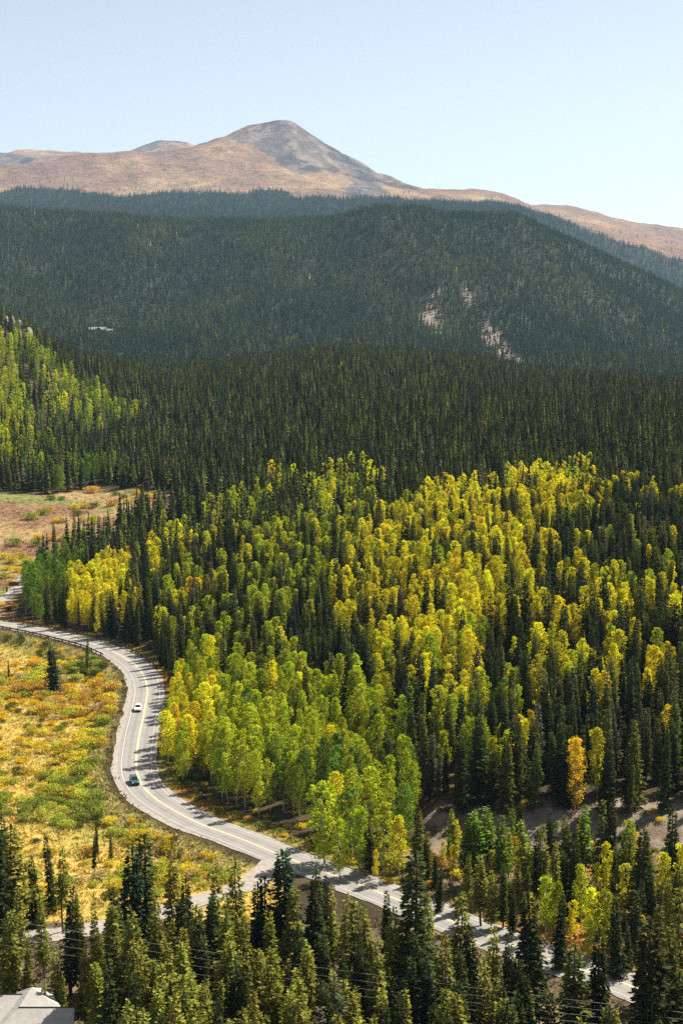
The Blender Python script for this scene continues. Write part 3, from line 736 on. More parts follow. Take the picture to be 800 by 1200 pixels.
def slab(pts, name, mat=M_SHING, th=.18):
    b = Bld(); n = Vector(); P = [Vector(q) for q in pts]
    n = (P[1] - P[0]).cross(P[2] - P[0]).normalized(); n = -n if n.z < 0 else n
    top = [b.bm.verts.new(q) for q in P]; bot = [b.bm.verts.new(q - Vector((0, 0, th))) for q in P]
    b.bm.faces.new(top); b.bm.faces.new(bot[::-1])
    for i in range(len(P)): b.bm.faces.new((top[i], bot[i], bot[(i + 1) % len(P)], top[(i + 1) % len(P)]))
    return b, name, mat
cr = [(5.2 * math.cos(math.radians(a)), 5.2 * math.sin(math.radians(a)), ap - 2.45) for a in (-20, 70, 160, 250)]
b = Bld(); A = b.bm.verts.new((0, 0, ap)); c4 = [b.bm.verts.new(q) for q in cr]; c4b = [b.bm.verts.new((q[0], q[1], q[2] - .22)) for q in cr]
for i in range(4):
    b.bm.faces.new((A, c4[i], c4[(i + 1) % 4])); b.bm.faces.new((c4[i], c4b[i], c4b[(i + 1) % 4], c4[(i + 1) % 4]))
b.bm.faces.new(c4b[::-1]); roof = b.build('roof', M_SHING, H_)
# front wing: hip at its left end, gable at its right end
zr = ap - 1.62; y0 = -3.55
wl, wr = -1.25, 7.3; ze = zr - 2.6; yd = 4.3
def roofpoly(faces, name, parent, mat=M_SHING):
    b = Bld()
    for f in faces:
        P = [Vector(q) for q in f]; top = [b.bm.verts.new(q) for q in P]; bot = [b.bm.verts.new(q - Vector((0, 0, .18))) for q in P]
        b.bm.faces.new(top); b.bm.faces.new(bot[::-1])
        for i in range(len(P)): b.bm.faces.new((top[i], bot[i], bot[(i + 1) % len(P)], top[(i + 1) % len(P)]))
    return b.build(name, mat, parent)
roofpoly([[(wl, y0, zr), (wr, y0, zr), (wr + .5, y0 - yd, ze), (wl - 3.2, y0 - yd, ze)]], 'wing_roof', H_)
roofpoly([[(wl, y0 + .02, zr - .01), (wr, y0 + .02, zr - .01), (wr, y0 + 3.4, ze + .5), (wl + 2, y0 + 3.4, ze + .5)]], 'wing_roof', H_)
roofpoly([[(wl - .02, y0, zr - .012), (wl - 3.25, y0 - yd, ze - .02), (wl - 4.4, y0 + 1.5, ze - .02)]], 'wing_roof', H_)
# left wing
zl = ap - .95
roofpoly([[(-16, -.4, zl), (-.9, -.4, zl), (-3.6, -4.6, zl - 2.5), (-16, -4.6, zl - 2.5)]], 'wing_roof', H_)
roofpoly([[(-16, -.38, zl - .01), (-.9, -.38, zl - .01), (-2.2, 3.6, zl - 2.4), (-16, 3.6, zl - 2.4)]], 'wing_roof', H_)
Bld().tube([(wl, y0, zr + .03), (wr + .02, y0, zr + .03)], .09, 6).build('ridge_cap', M_DARK, H_)
Bld().tube([(-16, -.4, zl + .03), (-1.0, -.4, zl + .03)], .08, 6).build('ridge_cap', M_DARK, H_)
Bld().tube([(-4.4, 1.2, ap - 2.0), (-4.4, 1.2, ap - .9)], .1, 8).build('vent_pipe', M_DARK, H_)
b = Bld(); b.box((0, 0, (ap - 2.7) / 2 - .6), (6.6, 6.6, ap - 2.7 + 1.2), math.radians(25)); b.box((2.6, y0 - 1.2, (ze - .1) / 2 - .6), (8.6, 5.4, ze - .1 + 1.2)); b.box((-9, -.5, (zl - 2.7) / 2 - .6), (13.4, 7.2, zl - 2.7 + 1.2)); b.build('wall', M_WALL, H_)
for wx in (0, 3.2, 5.6):
    w = Bld().box((wx, y0 - 3.93, ze - 1.6), (1.3, .1, 1.3)).build('window', M_TRIM, H_); Bld().box((wx, y0 - 3.99, ze - 1.6), (1.08, .03, 1.08)).build('pane', M_GLASS, w)
tag(H_, 'house with grey shingled hip roof among the pines at the bottom edge', 'house')
# far lodge on the lower ridge
lx, lz = unproj(115, 393, 2720); lx = float(lx); lg = float(height(lx, 2720)); D = empty('lodge', (lx, 2720, lg)); lh = 9.5
b = Bld(); b.box((0, 0, lh / 2 - 2), (30, 10, lh + 3)); b.box((4, -9, lh / 2 - 2.5), (12, 10, lh + 2)); b.box((-18, 2, lh / 2 - 3.2), (10, 8, lh + 1)); b.box((20, 1, lh / 2 - 3.0), (12, 8, lh + 1)); b.build('wall', M_WALL, D)
def gable(x0, x1, yc, hw, zb, rise, axis='x'):
    if axis == 'x': return [[(x0, yc, zb + rise), (x1, yc, zb + rise), (x1, yc - hw, zb), (x0, yc - hw, zb)], [(x0, yc, zb + rise - .02), (x1, yc, zb + rise - .02), (x1, yc + hw, zb), (x0, yc + hw, zb)]]
    return [[(yc, x0, zb + rise), (yc, x1, zb + rise), (yc - hw, x1, zb), (yc - hw, x0, zb)], [(yc + .02, x0, zb + rise), (yc + .02, x1, zb + rise), (yc + hw, x1, zb), (yc + hw, x0, zb)]]
roofpoly(gable(-16, 16, 0, 6.5, lh - .5, 4.5), 'roof', D, M_FARROOF); roofpoly(gable(-15, 0, 4, 7.5, lh - 1.2, 4.8, 'y'), 'roof', D, M_FARROOF)
roofpoly(gable(-24, -12.6, 2, 5.5, lh - 2.8, 3.2), 'roof', D, M_FARROOF); roofpoly(gable(13.4, 27, 1, 5.5, lh - 2.4, 3.2), 'roof', D, M_FARROOF)
tag(D, 'pale-roofed lodge far off among dark forest at the foot of the ridge', 'lodge')

# ------------------------------------------------------------------ overhead wires
M_WIRE = simple('aluminium_wire', (.55, .54, .5), .4, .6)
for k_ in range(4):
    Yl, Yr = 226 - k_ * 1.0, 196 - k_ * .6
    a = unproj(-30, 1072 + 10 * k_, Yl); c_ = unproj(860, 1193 + 8 * k_, Yr); pts = []
    for s_ in np.linspace(0, 1, 41):
        pts.append((float(a[0] + (c_[0] - a[0]) * s_), Yl + (Yr - Yl) * s_, float(a[1] + (c_[1] - a[1]) * s_) - .9 * 4 * s_ * (1 - s_)))
    w = Bld().tube(pts, .013, 5).build('overhead_wire', M_WIRE)
    tag(w, ['topmost of four thin overhead wires strung across the foreground trees', 'second thin overhead wire from the top across the foreground trees', 'third thin overhead wire from the top across the foreground trees', 'lowest of four thin overhead wires strung across the foreground trees'][k_], 'wire', 'wires strung across the foreground trees')

# ------------------------------------------------------------------ rocks
M_ROCK = simple('grey_rock', (.33, .29, .26), .9, 0, .4, .25)
def crag(px, py, Y, sz, seed, label):
    x, z = unproj(px, py, Y); x = float(x); g = float(height(x, Y)); r = np.random.default_rng(seed); bm = bmesh.new()
    for q in range(9):
        m = Matrix.Translation((r.normal() * sz * .9, r.normal() * sz * .5, sz * .25 * r.random() - q * .0)) @ Matrix.Rotation(r.random() * 3, 4, 'Z') @ Matrix.Diagonal((sz * (.35 + .4 * r.random()), sz * (.3 + .3 * r.random()), sz * (.5 + .6 * r.random()), 1))
        rt = bmesh.ops.create_icosphere(bm, subdivisions=3, radius=1, matrix=m)
        for v in rt['verts']:
            n = float(fbm(v.co.x * 1.6 / sz + seed, (v.co.y + v.co.z) * 1.6 / sz, 4, seed)); v.co += (v.co - m.translation) * n * .45
    me = bpy.data.meshes.new('rock_outcrop'); bm.to_mesh(me); bm.free(); me.materials.append(M_ROCK); o = link('rock_outcrop', me); o.location = (x, Y, g); tag(o, label, 'rock'); return o
crag(9, 366, 1290, 7, 5, 'grey rock outcrop at the top of the steep left slope')
crag(21, 376, 1270, 6, 8, 'smaller pale rock outcrop just below the top of the left slope')

# ------------------------------------------------------------------ where the trees stand
TONES = {'dark': (.046, .058, .018), 'olive': (.112, .122, .026), 'blue': (.034, .060, .032), 'grey': (.11, .10, .066), 'light': (.23, .24, .036), 'sunny': (.20, .195, .034),  # sunny: olive brightened so that crowns look sunlit
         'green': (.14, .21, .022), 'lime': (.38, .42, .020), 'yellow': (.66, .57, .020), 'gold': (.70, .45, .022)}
ASPEN_ZONES = [
 ([(183, 830), (205, 790), (262, 800), (262, 905), (190, 905)], .97, (.08, .47, .30, .15)),
 ([(185, 815), (195, 775), (250, 765), (330, 790), (425, 800), (480, 850), (490, 930), (480, 1000), (440, 1012), (380, 1000), (330, 985), (250, 955), (195, 920)], .95, (.28, .56, .14, .02)),
 ([(385, 690), (430, 610), (520, 575), (600, 560), (700, 545), (690, 600), (620, 640), (640, 700), (560, 760), (470, 770), (400, 750)], .68, (.02, .26, .68, .04)),
 ([(300, 640), (380, 580), (440, 590), (390, 690), (340, 775), (255, 765)], .45, (.22, .55, .22, .01)),
 ([(480, 680), (660, 640), (770, 690), (770, 790), (640, 800), (480, 850)], .42, (.02, .3, .63, .05)),
 ([(430, 760), (600, 780), (640, 880), (560, 900), (470, 870)], .42, (.15, .45, .35, .05)),
 ([(600, 780), (820, 700), (820, 830), (640, 850)], .30, (.0, .15, .55, .3)),
 ([(600, 840), (820, 820), (820, 930), (700, 930), (600, 900)], .10, (.0, .08, .42, .5)),
 ([(285, 560), (430, 545), (470, 570), (380, 600), (300, 640), (230, 640), (205, 600)], .33, (.2, .45, .32, .03)),
 ([(170, 600), (300, 620), (260, 760), (190, 780), (180, 720)], .34, (.15, .35, .45, .05)),
 ([(76, 668), (152, 655), (152, 718), (80, 722)], .92, (0, 0, .85, .15)),
 ([(20, 690), (60, 650), (122, 645), (78, 670), (70, 720), (25, 725)], .9, (1, 0, 0, 0)),
 ([(150, 655), (190, 640), (190, 760), (150, 730)], .25, (.2, .4, .4, 0)),
 ([(-80, 370), (0, 388), (16, 398), (24, 440), (30, 500), (0, 520), (-80, 520)], .70, (.15, .55, .30, 0)),
 ([(14, 380), (45, 402), (92, 440), (140, 466), (128, 484), (88, 478), (50, 452), (18, 418)], .62, (.5, .48, .02, 0)),
 ([(-40, 478), (60, 470), (165, 466), (165, 494), (70, 508), (45, 550), (-40, 545)], .36, (.35, .5, .15, 0)),
 ([(60, 540), (155, 540), (155, 596), (60, 598)], .25, (.95, .05, 0, 0)),
 ([(690, 555), (820, 580), (820, 740), (760, 680), (690, 640)], .22, (.0, .25, .6, .15)),
]
def aspen_prob(px, py):
    p = np.full(px.shape, .002); w = np.zeros(px.shape + (4,)); w[:] = (.2, .4, .35, .05); done = np.zeros(px.shape, bool)
    for poly, pr, ww in ASPEN_ZONES:
        k_ = pip(poly, px, py) & ~done
        p[k_] = pr; w[k_] = ww; done |= k_
    return p, w
def jitter(y0, y1, sp, cmin=-110, cmax=910):
    xs0 = (cmin - 400) / F * y1; xs1 = (cmax - 400) / F * y1
    gx, gy = np.meshgrid(np.arange(xs0, xs1, sp), np.arange(y0, y1, sp), indexing='ij')
    x = gx.ravel() + (rng.random(gx.size) - .5) * sp * .95; y = gy.ravel() + (rng.random(gx.size) - .5) * sp * .95
    c = 400 + F * x / y
    k_ = (c > cmin) & (c < cmax); return x[k_], y[k_]
T = {k_: [] for k_ in ('x', 'y', 'z', 'h', 'kind', 'tone', 'var', 'w')}
def add(x, y, h, kind, tone, w=1.0, var=None):
    n = len(x)
    for k_, v in (('x', x), ('y', y), ('z', height(x, y)), ('h', h), ('kind', kind), ('tone', tone), ('w', np.broadcast_to(w, (n,))), ('var', rng.integers(0, 1000, n) if var is None else var)): T[k_].append(np.asarray(v))

# forested slopes
for (y0, y1, sp) in ((262, 640, 4.1), (640, 1000, 5.0), (1000, 2250, 6.8)):
    x, y = jitter(y0, y1, sp)
    z = height(x, y); px, py = project(x, y, z)
    d, i, s = near_line(ROAD, x, y)
    ok = (s > 0) & (d > 7.6) | (y > 700)
    ok &= ~((y < 1050) & pip(UP_MEADOW, px + 4 * fbm(x / 12, y / 12, 2, 7), py))
    ok &= ~((px > CUT - 4) & (y < 309 + 4 * fbm(x / 9, y / 9, 2, 8) - 5 * sstep(640, 780, px))) & ~((y < 345) & (d < 12.2)) & (d > 7.6)
    ok &= near_line(SPUR, x, y)[0] > 5
    ok &= ~((px < 30) & (py > 690) & (y < 700))
    gaps = fbm(x / 22, y / 22, 3, 15)
    ok &= rng.random(len(x)) < np.where(y < 1000, .93 - .5 * sstep(.1, .5, gaps), .95)
    x, y, z = x[ok], y[ok], z[ok]
    pxm, pym = project(x, y, z + 7.5)
    p, w = aspen_prob(pxm + 7 * fbm(x / 15, y / 15, 2, 17), pym + 5 * fbm(x / 15, y / 15, 2, 18))
    cl = .5 + .9 * fbm(x / 11, y / 11, 2, 16)
    isa = (.66 * rng.random(len(x)) + .34 * np.clip(cl, 0, 1)) < np.interp(p, [0, .02, .2, .5, .85, 1], [0, .06, .29, .47, .70, .92])
    cum = np.cumsum(w, 1); u = np.clip(.55 * rng.random(len(x)) + .45 * (.5 + .9 * fbm(x / 25, y / 25, 2, 19)), 0, .999)
    at = np.array(['green', 'lime', 'yellow', 'gold'])[np.clip((u[:, None] > cum).sum(1), 0, 3)]
    ct = rng.choice(['dark', 'olive', 'blue', 'grey'], len(x), p=[.55, .36, .05, .04])
    hh = np.where(isa, 11 + 5.5 * rng.random(len(x)), 10 + 10 * rng.random(len(x)) ** .8)
    hh = hh * np.where(~isa & (y > 1000), .92, 1) * np.where(~isa & (p > .8), .95, 1)
    dd = near_line(ROAD, x, y)[0]; hh = hh * np.where((y > 345) & (y < 700), .84 + .16 * sstep(8, 20, dd), 1)
    add(x, y, hh, np.where(isa, 'aspen', 'spruce'), np.where(isa, at, ct), .82 + .4 * rng.random(len(x)))

# trees one can single out in the foreground and right of the road: (view column, row of the tip, height, kind, tone, width)
def by_tip(px, py, h):
    lo, hi = 170.0, 640.0
    for _ in range(34):
        m = (lo + hi) / 2; x, z = unproj(px, py, m)
        if float(height(x, m)) + h > float(z): hi = m
        else: lo = m
    return float(x), m
S_, P_, A_ = 'spruce', 'pine', 'aspen'
TIPS = [(17, 966, 17, P_, 'olive', 1.3), (2, 956, 18, S_, 'dark', 1.1), (-8, 975, 17, S_, 'dark', 1.1), (60, 975, 13, S_, 'dark', .6), (72, 995, 13, P_, 'olive', .9), (41, 1005, 11, S_, 'dark', .8),
 (163, 982, 21, S_, 'dark', 1.25), (147, 995, 20, S_, 'blue', 1.15), (202, 991, 18, P_, 'olive', .9), (217, 1028, 15, S_, 'dark', .8), (250, 1017, 16, P_, 'olive', .95), (275, 1009, 18, P_, 'olive', .9),
 (287, 1047, 16, S_, 'olive', .9), (310, 1026, 17, S_, 'blue', 1.0), (302, 1034, 16, S_, 'dark', .9), (338, 997, 20, S_, 'blue', 1.25), (332, 1040, 17, P_, 'olive', 1.0), (367, 1021, 18, S_, 'dark', 1.0),
 (382, 1026, 18, S_, 'dark', .9), (391, 1036, 17, P_, 'olive', .9), (405, 1050, 16, P_, 'olive', .9), (415, 1056, 13, P_, 'light', .9), (427, 1061, 16, S_, 'dark', .8), (436, 1058, 13, P_, 'light', .9),
 (453, 1044, 17, S_, 'dark', .9), (465, 1062, 17, P_, 'olive', .9), (482, 999, 24, S_, 'dark', 1.15), (500, 1047, 17, P_, 'olive', .95), (540, 1047, 16, P_, 'olive', 1.1), (525, 1095, 16, P_, 'olive', .9), (556, 1081, 16, S_, 'dark', .8), (575, 1086, 15, P_, 'light', .8),
 (595, 1085, 14, S_, 'dark', .8), (626, 1048, 19, S_, 'dark', 1.15), (678, 1108, 17, S_, 'olive', 1.1), (706, 1092, 18, S_, 'dark', .95), (769, 1073, 22, S_, 'dark', 1.3), (797, 1046, 18, P_, 'olive', 1.0), (786, 1085, 17, S_, 'olive', 1.0),
 (80, 1044, 15, S_, 'dark', 1.0), (95, 1050, 14, P_, 'olive', .9), (110, 1046, 14, S_, 'olive', .55), (132, 1066, 16, P_, 'light', 1.15), (4, 1062, 17, P_, 'olive', 1.2), (30, 1098, 14, S_, 'olive', .8), (70, 1104, 16, S_, 'olive', 1.05),
 (172, 1060, 17, P_, 'olive', .9), (165, 1118, 14, P_, 'olive', 1.1), (150, 1078, 15, P_, 'olive', 1.0), (195, 1076, 15, P_, 'olive', .9), (215, 1084, 15, P_, 'olive', .9), (235, 1074, 16, S_, 'dark', .9), (255, 1085, 16, P_, 'olive', 1.0), (270, 1114, 15, S_, 'olive', .9), (295, 1118, 15, P_, 'olive', .9),
 (325, 1164, 11, S_, 'light', 1.0), (375, 1176, 10, S_, 'blue', 1.3), (400, 1142, 14, P_, 'grey', 1.1), (447, 1156, 12, P_, 'light', 1.1), (412, 1160, 12, P_, 'olive', 1.0), (312, 1190, 10, P_, 'olive', 1.2), (20, 1040, 12, P_, 'light', .9), (50, 1050, 12, P_, 'light', .8), (12, 1110, 15, P_, 'olive', 1.1), (47, 1112, 13, P_, 'light', 1.0),
 (100, 1128, 9, P_, 'olive', .9), (185, 1130, 14, P_, 'olive', 1.0), (225, 1138, 14, P_, 'olive', 1.0), (205, 1160, 13, P_, 'olive', 1.1), (245, 1155, 13, S_, 'olive', 1.0), (130, 1125, 15, S_, 'dark', .9),
 (350, 1085, 16, S_, 'dark', .9), (355, 1130, 15, P_, 'olive', 1.0), (385, 1098, 15, S_, 'dark', .9), (420, 1105, 15, S_, 'dark', .9), (440, 1100, 15, P_, 'olive', .9), (478, 1092, 17, S_, 'dark', 1.1), (495, 1110, 15, S_, 'dark', 1.0), (510, 1120, 15, S_, 'blue', 1.0), (545, 1115, 15, S_, 'dark', .9), (570, 1125, 14, P_, 'olive', 1.0),
 (600, 1120, 15, S_, 'dark', 1.0), (585, 1145, 13, P_, 'olive', 1.0), (618, 1140, 15, S_, 'dark', 1.1), (725, 1185, 10, P_, 'light', 1.0), (765, 1150, 15, S_, 'dark', 1.1), (790, 1140, 15, S_, 'dark', 1.0), (535, 1150, 13, S_, 'dark', 1.0), (470, 1150, 13, S_, 'dark', 1.0),
 (120, 1062, 16, P_, 'olive', 1.0), (98, 1074, 15, S_, 'olive', 1.0), (68, 1072, 15, P_, 'light', 1.0), (228, 1058, 16, P_, 'olive', 1.1), (243, 1050, 16, S_, 'dark', 1.0), (266, 1066, 15, P_, 'olive', 1.1), (208, 1056, 16, S_, 'dark', 1.0), (184, 1052, 16, P_, 'olive', 1.0), (140, 1040, 16, S_, 'dark', 1.0), (295, 1075, 15, P_, 'olive', 1.1), (320, 1070, 15, P_, 'light', 1.0),
 # stand between the road and the cut bank
 (498, 987, 8, S_, 'dark', 1.0), (510, 1000, 7, S_, 'dark', .9), (514, 1020, 8, S_, 'dark', .8), (550, 957, 14, P_, 'green', 1.2), (561, 950, 15, P_, 'green', 1.3), (574, 946, 15, P_, 'green', 1.2), (588, 953, 15, P_, 'green', 1.0), (564, 1004, 13, P_, 'olive', 1.2), (547, 1000, 11, P_, 'olive', .9), (590, 1012, 12, S_, 'olive', .8), (619, 961, 15, P_, 'light', 1.1), (629, 975, 12, S_, 'dark', .8), (637, 967, 14, P_, 'light', 1.0), (648, 985, 12, P_, 'olive', 1.0),
 (667, 957, 14, P_, 'light', .9), (671, 985, 15, S_, 'dark', .9), (685, 941, 16, P_, 'green', 1.0), (704, 940, 17, S_, 'olive', .9), (713, 940, 17, S_, 'dark', .9), (736, 963, 16, P_, 'light', 1.1), (755, 969, 18, S_, 'olive', 1.15), (789, 947, 18, S_, 'dark', 1.0), (662, 1000, 13, S_, 'dark', .9), (600, 1040, 9, S_, 'dark', .9), (640, 1025, 12, A_, 'lime', .9), (650, 1032, 11, A_, 'lime', .8),
 (712, 988, 11, A_, 'yellow', .8), (740, 998, 10, A_, 'yellow', .8), (732, 1010, 10, A_, 'lime', .9), (778, 998, 12, A_, 'yellow', .8), (697, 1038, 11, A_, 'yellow', 1.0), (708, 1040, 12, A_, 'lime', 1.0), (681, 1012, 12, A_, 'lime', .8), (752, 1072, 7, A_, 'gold', .8), (735, 1085, 8, S_, 'dark', .9), (620, 1045, 8, A_, 'yellow', .7), (772, 1060, 14, S_, 'olive', .9), (723, 1050, 12, S_, 'dark', .9), (690, 1075, 8, A_, 'lime', .7),
 (745, 1040, 13, S_, 'dark', 1.1), (765, 1020, 14, S_, 'dark', 1.0), (655, 1050, 11, S_, 'dark', .9), (575, 1020, 11, P_, 'light', .9), (605, 1005, 10, P_, 'light', .9), (530, 990, 6, A_, 'gold', 1.0), (520, 985, 5, A_, 'yellow', 1.0), (800, 985, 13, A_, 'yellow', .8), (795, 1010, 13, S_, 'olive', 1.0),
 # by the road and out in the meadow
 (63, 756, 15, S_, 'blue', 1.5), (102, 742, 12, S_, 'green', .7), (10, 773, 6, S_, 'olive', .7), (113, 965, 7, S_, 'dark', .8), (110, 978, 8, S_, 'dark', .8), (130, 975, 6, S_, 'olive', .9), (28, 1018, 6, S_, 'olive', .7),
 (380, 917, 17, A_, 'lime', 1.35), (398, 960, 12, A_, 'lime', 1.1), (420, 945, 14, A_, 'lime', 1.1), (450, 940, 14, A_, 'lime', 1.2), (468, 955, 13, A_, 'yellow', 1.0), (440, 996, 6, A_, 'yellow', .9), (413, 920, 16, A_, 'green', 1.2), (433, 955, 12, S_, 'dark', 1.2),
 (48, 640, 17, S_, 'blue', 1.35), (57, 690, 9, A_, 'yellow', .8), (92, 700, 12, S_, 'grey', .6), (30, 680, 13, A_, 'green', 1.1), (39, 688, 12, A_, 'green', 1.1)]
tx = []; 
for (a, b, h, kd, tn, wd) in TIPS:
    fore = not (b < 1045 and (a > 490 and kd != S_ or a > 495 or b < 960 or 370 < a < 475)) and b > 950 and h > 9
    if fore: h *= 1.18; wd *= 1.25
    if tn == 'olive' and b > 950 and (a < 330 or kd == P_): tn = 'sunny'  # sunlight put into the colour of foreground olives
    if not fore and a > 490 and b < 1110 and h > 4: wd *= 1.3
    if a < 112 and b > 1030: h = min(h, 105 - (b - 400) * 231 / 1750)
    x, y = by_tip(a, b, h)
    if b > 1070 and a < 160 and 0 < (x - hx) < 19 and 216 < y < 238 and abs((x - hx) * .616 - (y - 219) * .788) < 5.5: h *= .62; x, y = by_tip(a, b + 40, h)
    tx.append((x, y, h, kd, tn, wd))
# more of the open stand below the bank
qx, qy = jitter(250, 307, 5.2, 486, 860); q_ = (near_line(ROAD, qx, qy)[0] > 9) & (near_line(ROAD, qx, qy)[2] > 0) & (rng.random(len(qx)) < np.where(qy > 296, .30, .62))
for x, y in zip(qx[q_], qy[q_]):
    kd = rng.choice([P_, S_, A_], p=[.55, .25, .2]); tx.append((x, y, (5 + 8 * rng.random() if kd != A_ else 5 + 4 * rng.random()) * (.6 if y > 296 else 1), kd, str(rng.choice(['olive', 'light', 'green']) if kd == P_ else 'dark' if kd == S_ else rng.choice(['yellow', 'lime', 'gold'])), 1.2))
# filler in the lowest strip
fx, fy = jitter(180, 266, 3.15, -60, 860)
hh = 11 + 8 * rng.random(len(fx)); z = height(fx, fy); px, py = project(fx, fy, z + hh)
lim = np.interp(px, [-60, 120, 300, 400, 800, 860], [1080, 1088, 1098, 1098, 1200, 1217])
ok = (py > lim) & (py < 1215) & (near_line(ROAD, fx, fy)[0] > 10) & (near_line(SIDE, fx, fy)[0] > 5) & ~((np.abs(fx - hx + 4) < 14) & (np.abs(fy - 221) < 9)) & ~((px < 112) & (fy < 226)) & ~((fx - hx > -6) & (fx - hx < 19) & (fy > 214) & (fy < 240) & (np.abs((fx - hx) * .616 - (fy - 219) * .788) < 6.5)) & (rng.random(len(fx)) < .8)
tt = np.array(tx, dtype=object); ex = tt[:, 0].astype(float); ey = tt[:, 1].astype(float)
ok &= ((fx[:, None] - ex) ** 2 + (fy[:, None] - ey) ** 2).min(1) > 2.2 ** 2
for x, y, h in zip(fx[ok], fy[ok], hh[ok]):
    left = project(x, y, 5)[0] < 330
    kd = P_ if rng.random() < (.65 if left else .35) else S_
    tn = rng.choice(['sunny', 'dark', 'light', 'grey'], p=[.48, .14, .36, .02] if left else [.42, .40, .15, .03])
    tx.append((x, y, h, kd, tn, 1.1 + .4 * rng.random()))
tt = list(zip(*tx))
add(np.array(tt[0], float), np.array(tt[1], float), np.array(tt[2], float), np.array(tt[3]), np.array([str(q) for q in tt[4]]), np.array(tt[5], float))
T = {k_: np.concatenate(v) for k_, v in T.items()}
nhand = len(tx); NT = len(T['x']); T['hand'] = np.r_[np.zeros(NT - nhand, bool), np.ones(nhand, bool)]
# drop scattered trees that crowd a singled-out one
hxy = np.c_[T['x'][-nhand:], T['y'][-nhand:]]
keep = T['hand'].copy(); nearm = T['y'] < 700
for s in range(0, NT, 4000):
    d2 = ((T['x'][s:s + 4000, None] - hxy[:, 0]) ** 2 + (T['y'][s:s + 4000, None] - hxy[:, 1]) ** 2).min(1)
    keep[s:s + 4000] |= d2 > 2.4 ** 2
T = {k_: v[keep] for k_, v in T.items()}
px0, py0 = project(T['x'], T['y'], T['z']); px1, py1 = project(T['x'], T['y'], T['z'] + T['h'])
T['px'], T['pb'], T['pt'] = px0, py0, py1
HALF = {'spruce': 1.7 / 16, 'pine': 1.8 / 15, 'aspen': 2.3 / 14}
half = np.array([HALF[k_] for k_ in T['kind']]) * T['h'] * T['w'] * F / T['y']
# how much of each tree the view shows: near ones cover far ones
cov = np.zeros((600, 400), bool); vis = np.zeros(len(px0))
for i in np.argsort(T['y']):
    if T['y'][i] > 1000: break
    a, b = int((px0[i] - half[i] * .8) / 2), int((px0[i] + half[i] * .8) / 2) + 1
    c_, d_ = int(py1[i] / 2), int((py0[i] - .15 * (py0[i] - py1[i])) / 2)
    a, b, c_, d_ = max(a, 0), min(b, 400), max(c_, 0), min(d_, 600)
    if b <= a or d_ <= c_: continue
    sub = cov[c_:d_, a:b]; vis[i] = (~sub).sum(); sub[:] = True
T['vis'] = vis

# ------------------------------------------------------------------ shrubs
mx, my = jitter(262, 560, 2.9, -80, 340)
mz = height(mx, my); px, py = project(mx, my, mz); d, i, s = near_line(ROAD, mx, my)
dens = fbm(mx / 16, my / 24, 3, 51)
ok = (s < 0) & (d > 9.5) & pip(NEAR_MEADOW, px, py) & (near_line(SIDE, mx, my)[0] > 5) & (rng.random(len(mx)) < np.clip(.40 + 1.2 * dens + .35 * (d < 16), .06, .85))
mx, my = mx[ok], my[ok]; sx = np.clip(.45 + .55 * rng.random(len(mx)) ** 1.6 + .5 * np.maximum(0, dens[ok]), .3, 1.35) * 1.5
pxs, pys = project(mx, my, height(mx, my))
u = np.clip(.5 + 0.85 * fbm(mx / 26, my / 30, 3, 53) + .22 * rng.normal(size=len(mx)), 0, 1)
SH_T = {'gold': (.62, .49, .05), 'olive': (.42, .43, .055), 'green': (.25, .29, .045), 'rust': (.54, .32, .06), 'straw': (.52, .40, .18)}
up = (pys < 860)
stone = np.where(u < .035, 'rust', np.where(u < .10, 'straw', np.where(u < np.where(up, .40, .62), 'gold', np.where(u < np.where(up, .84, .93), 'olive', 'green'))))
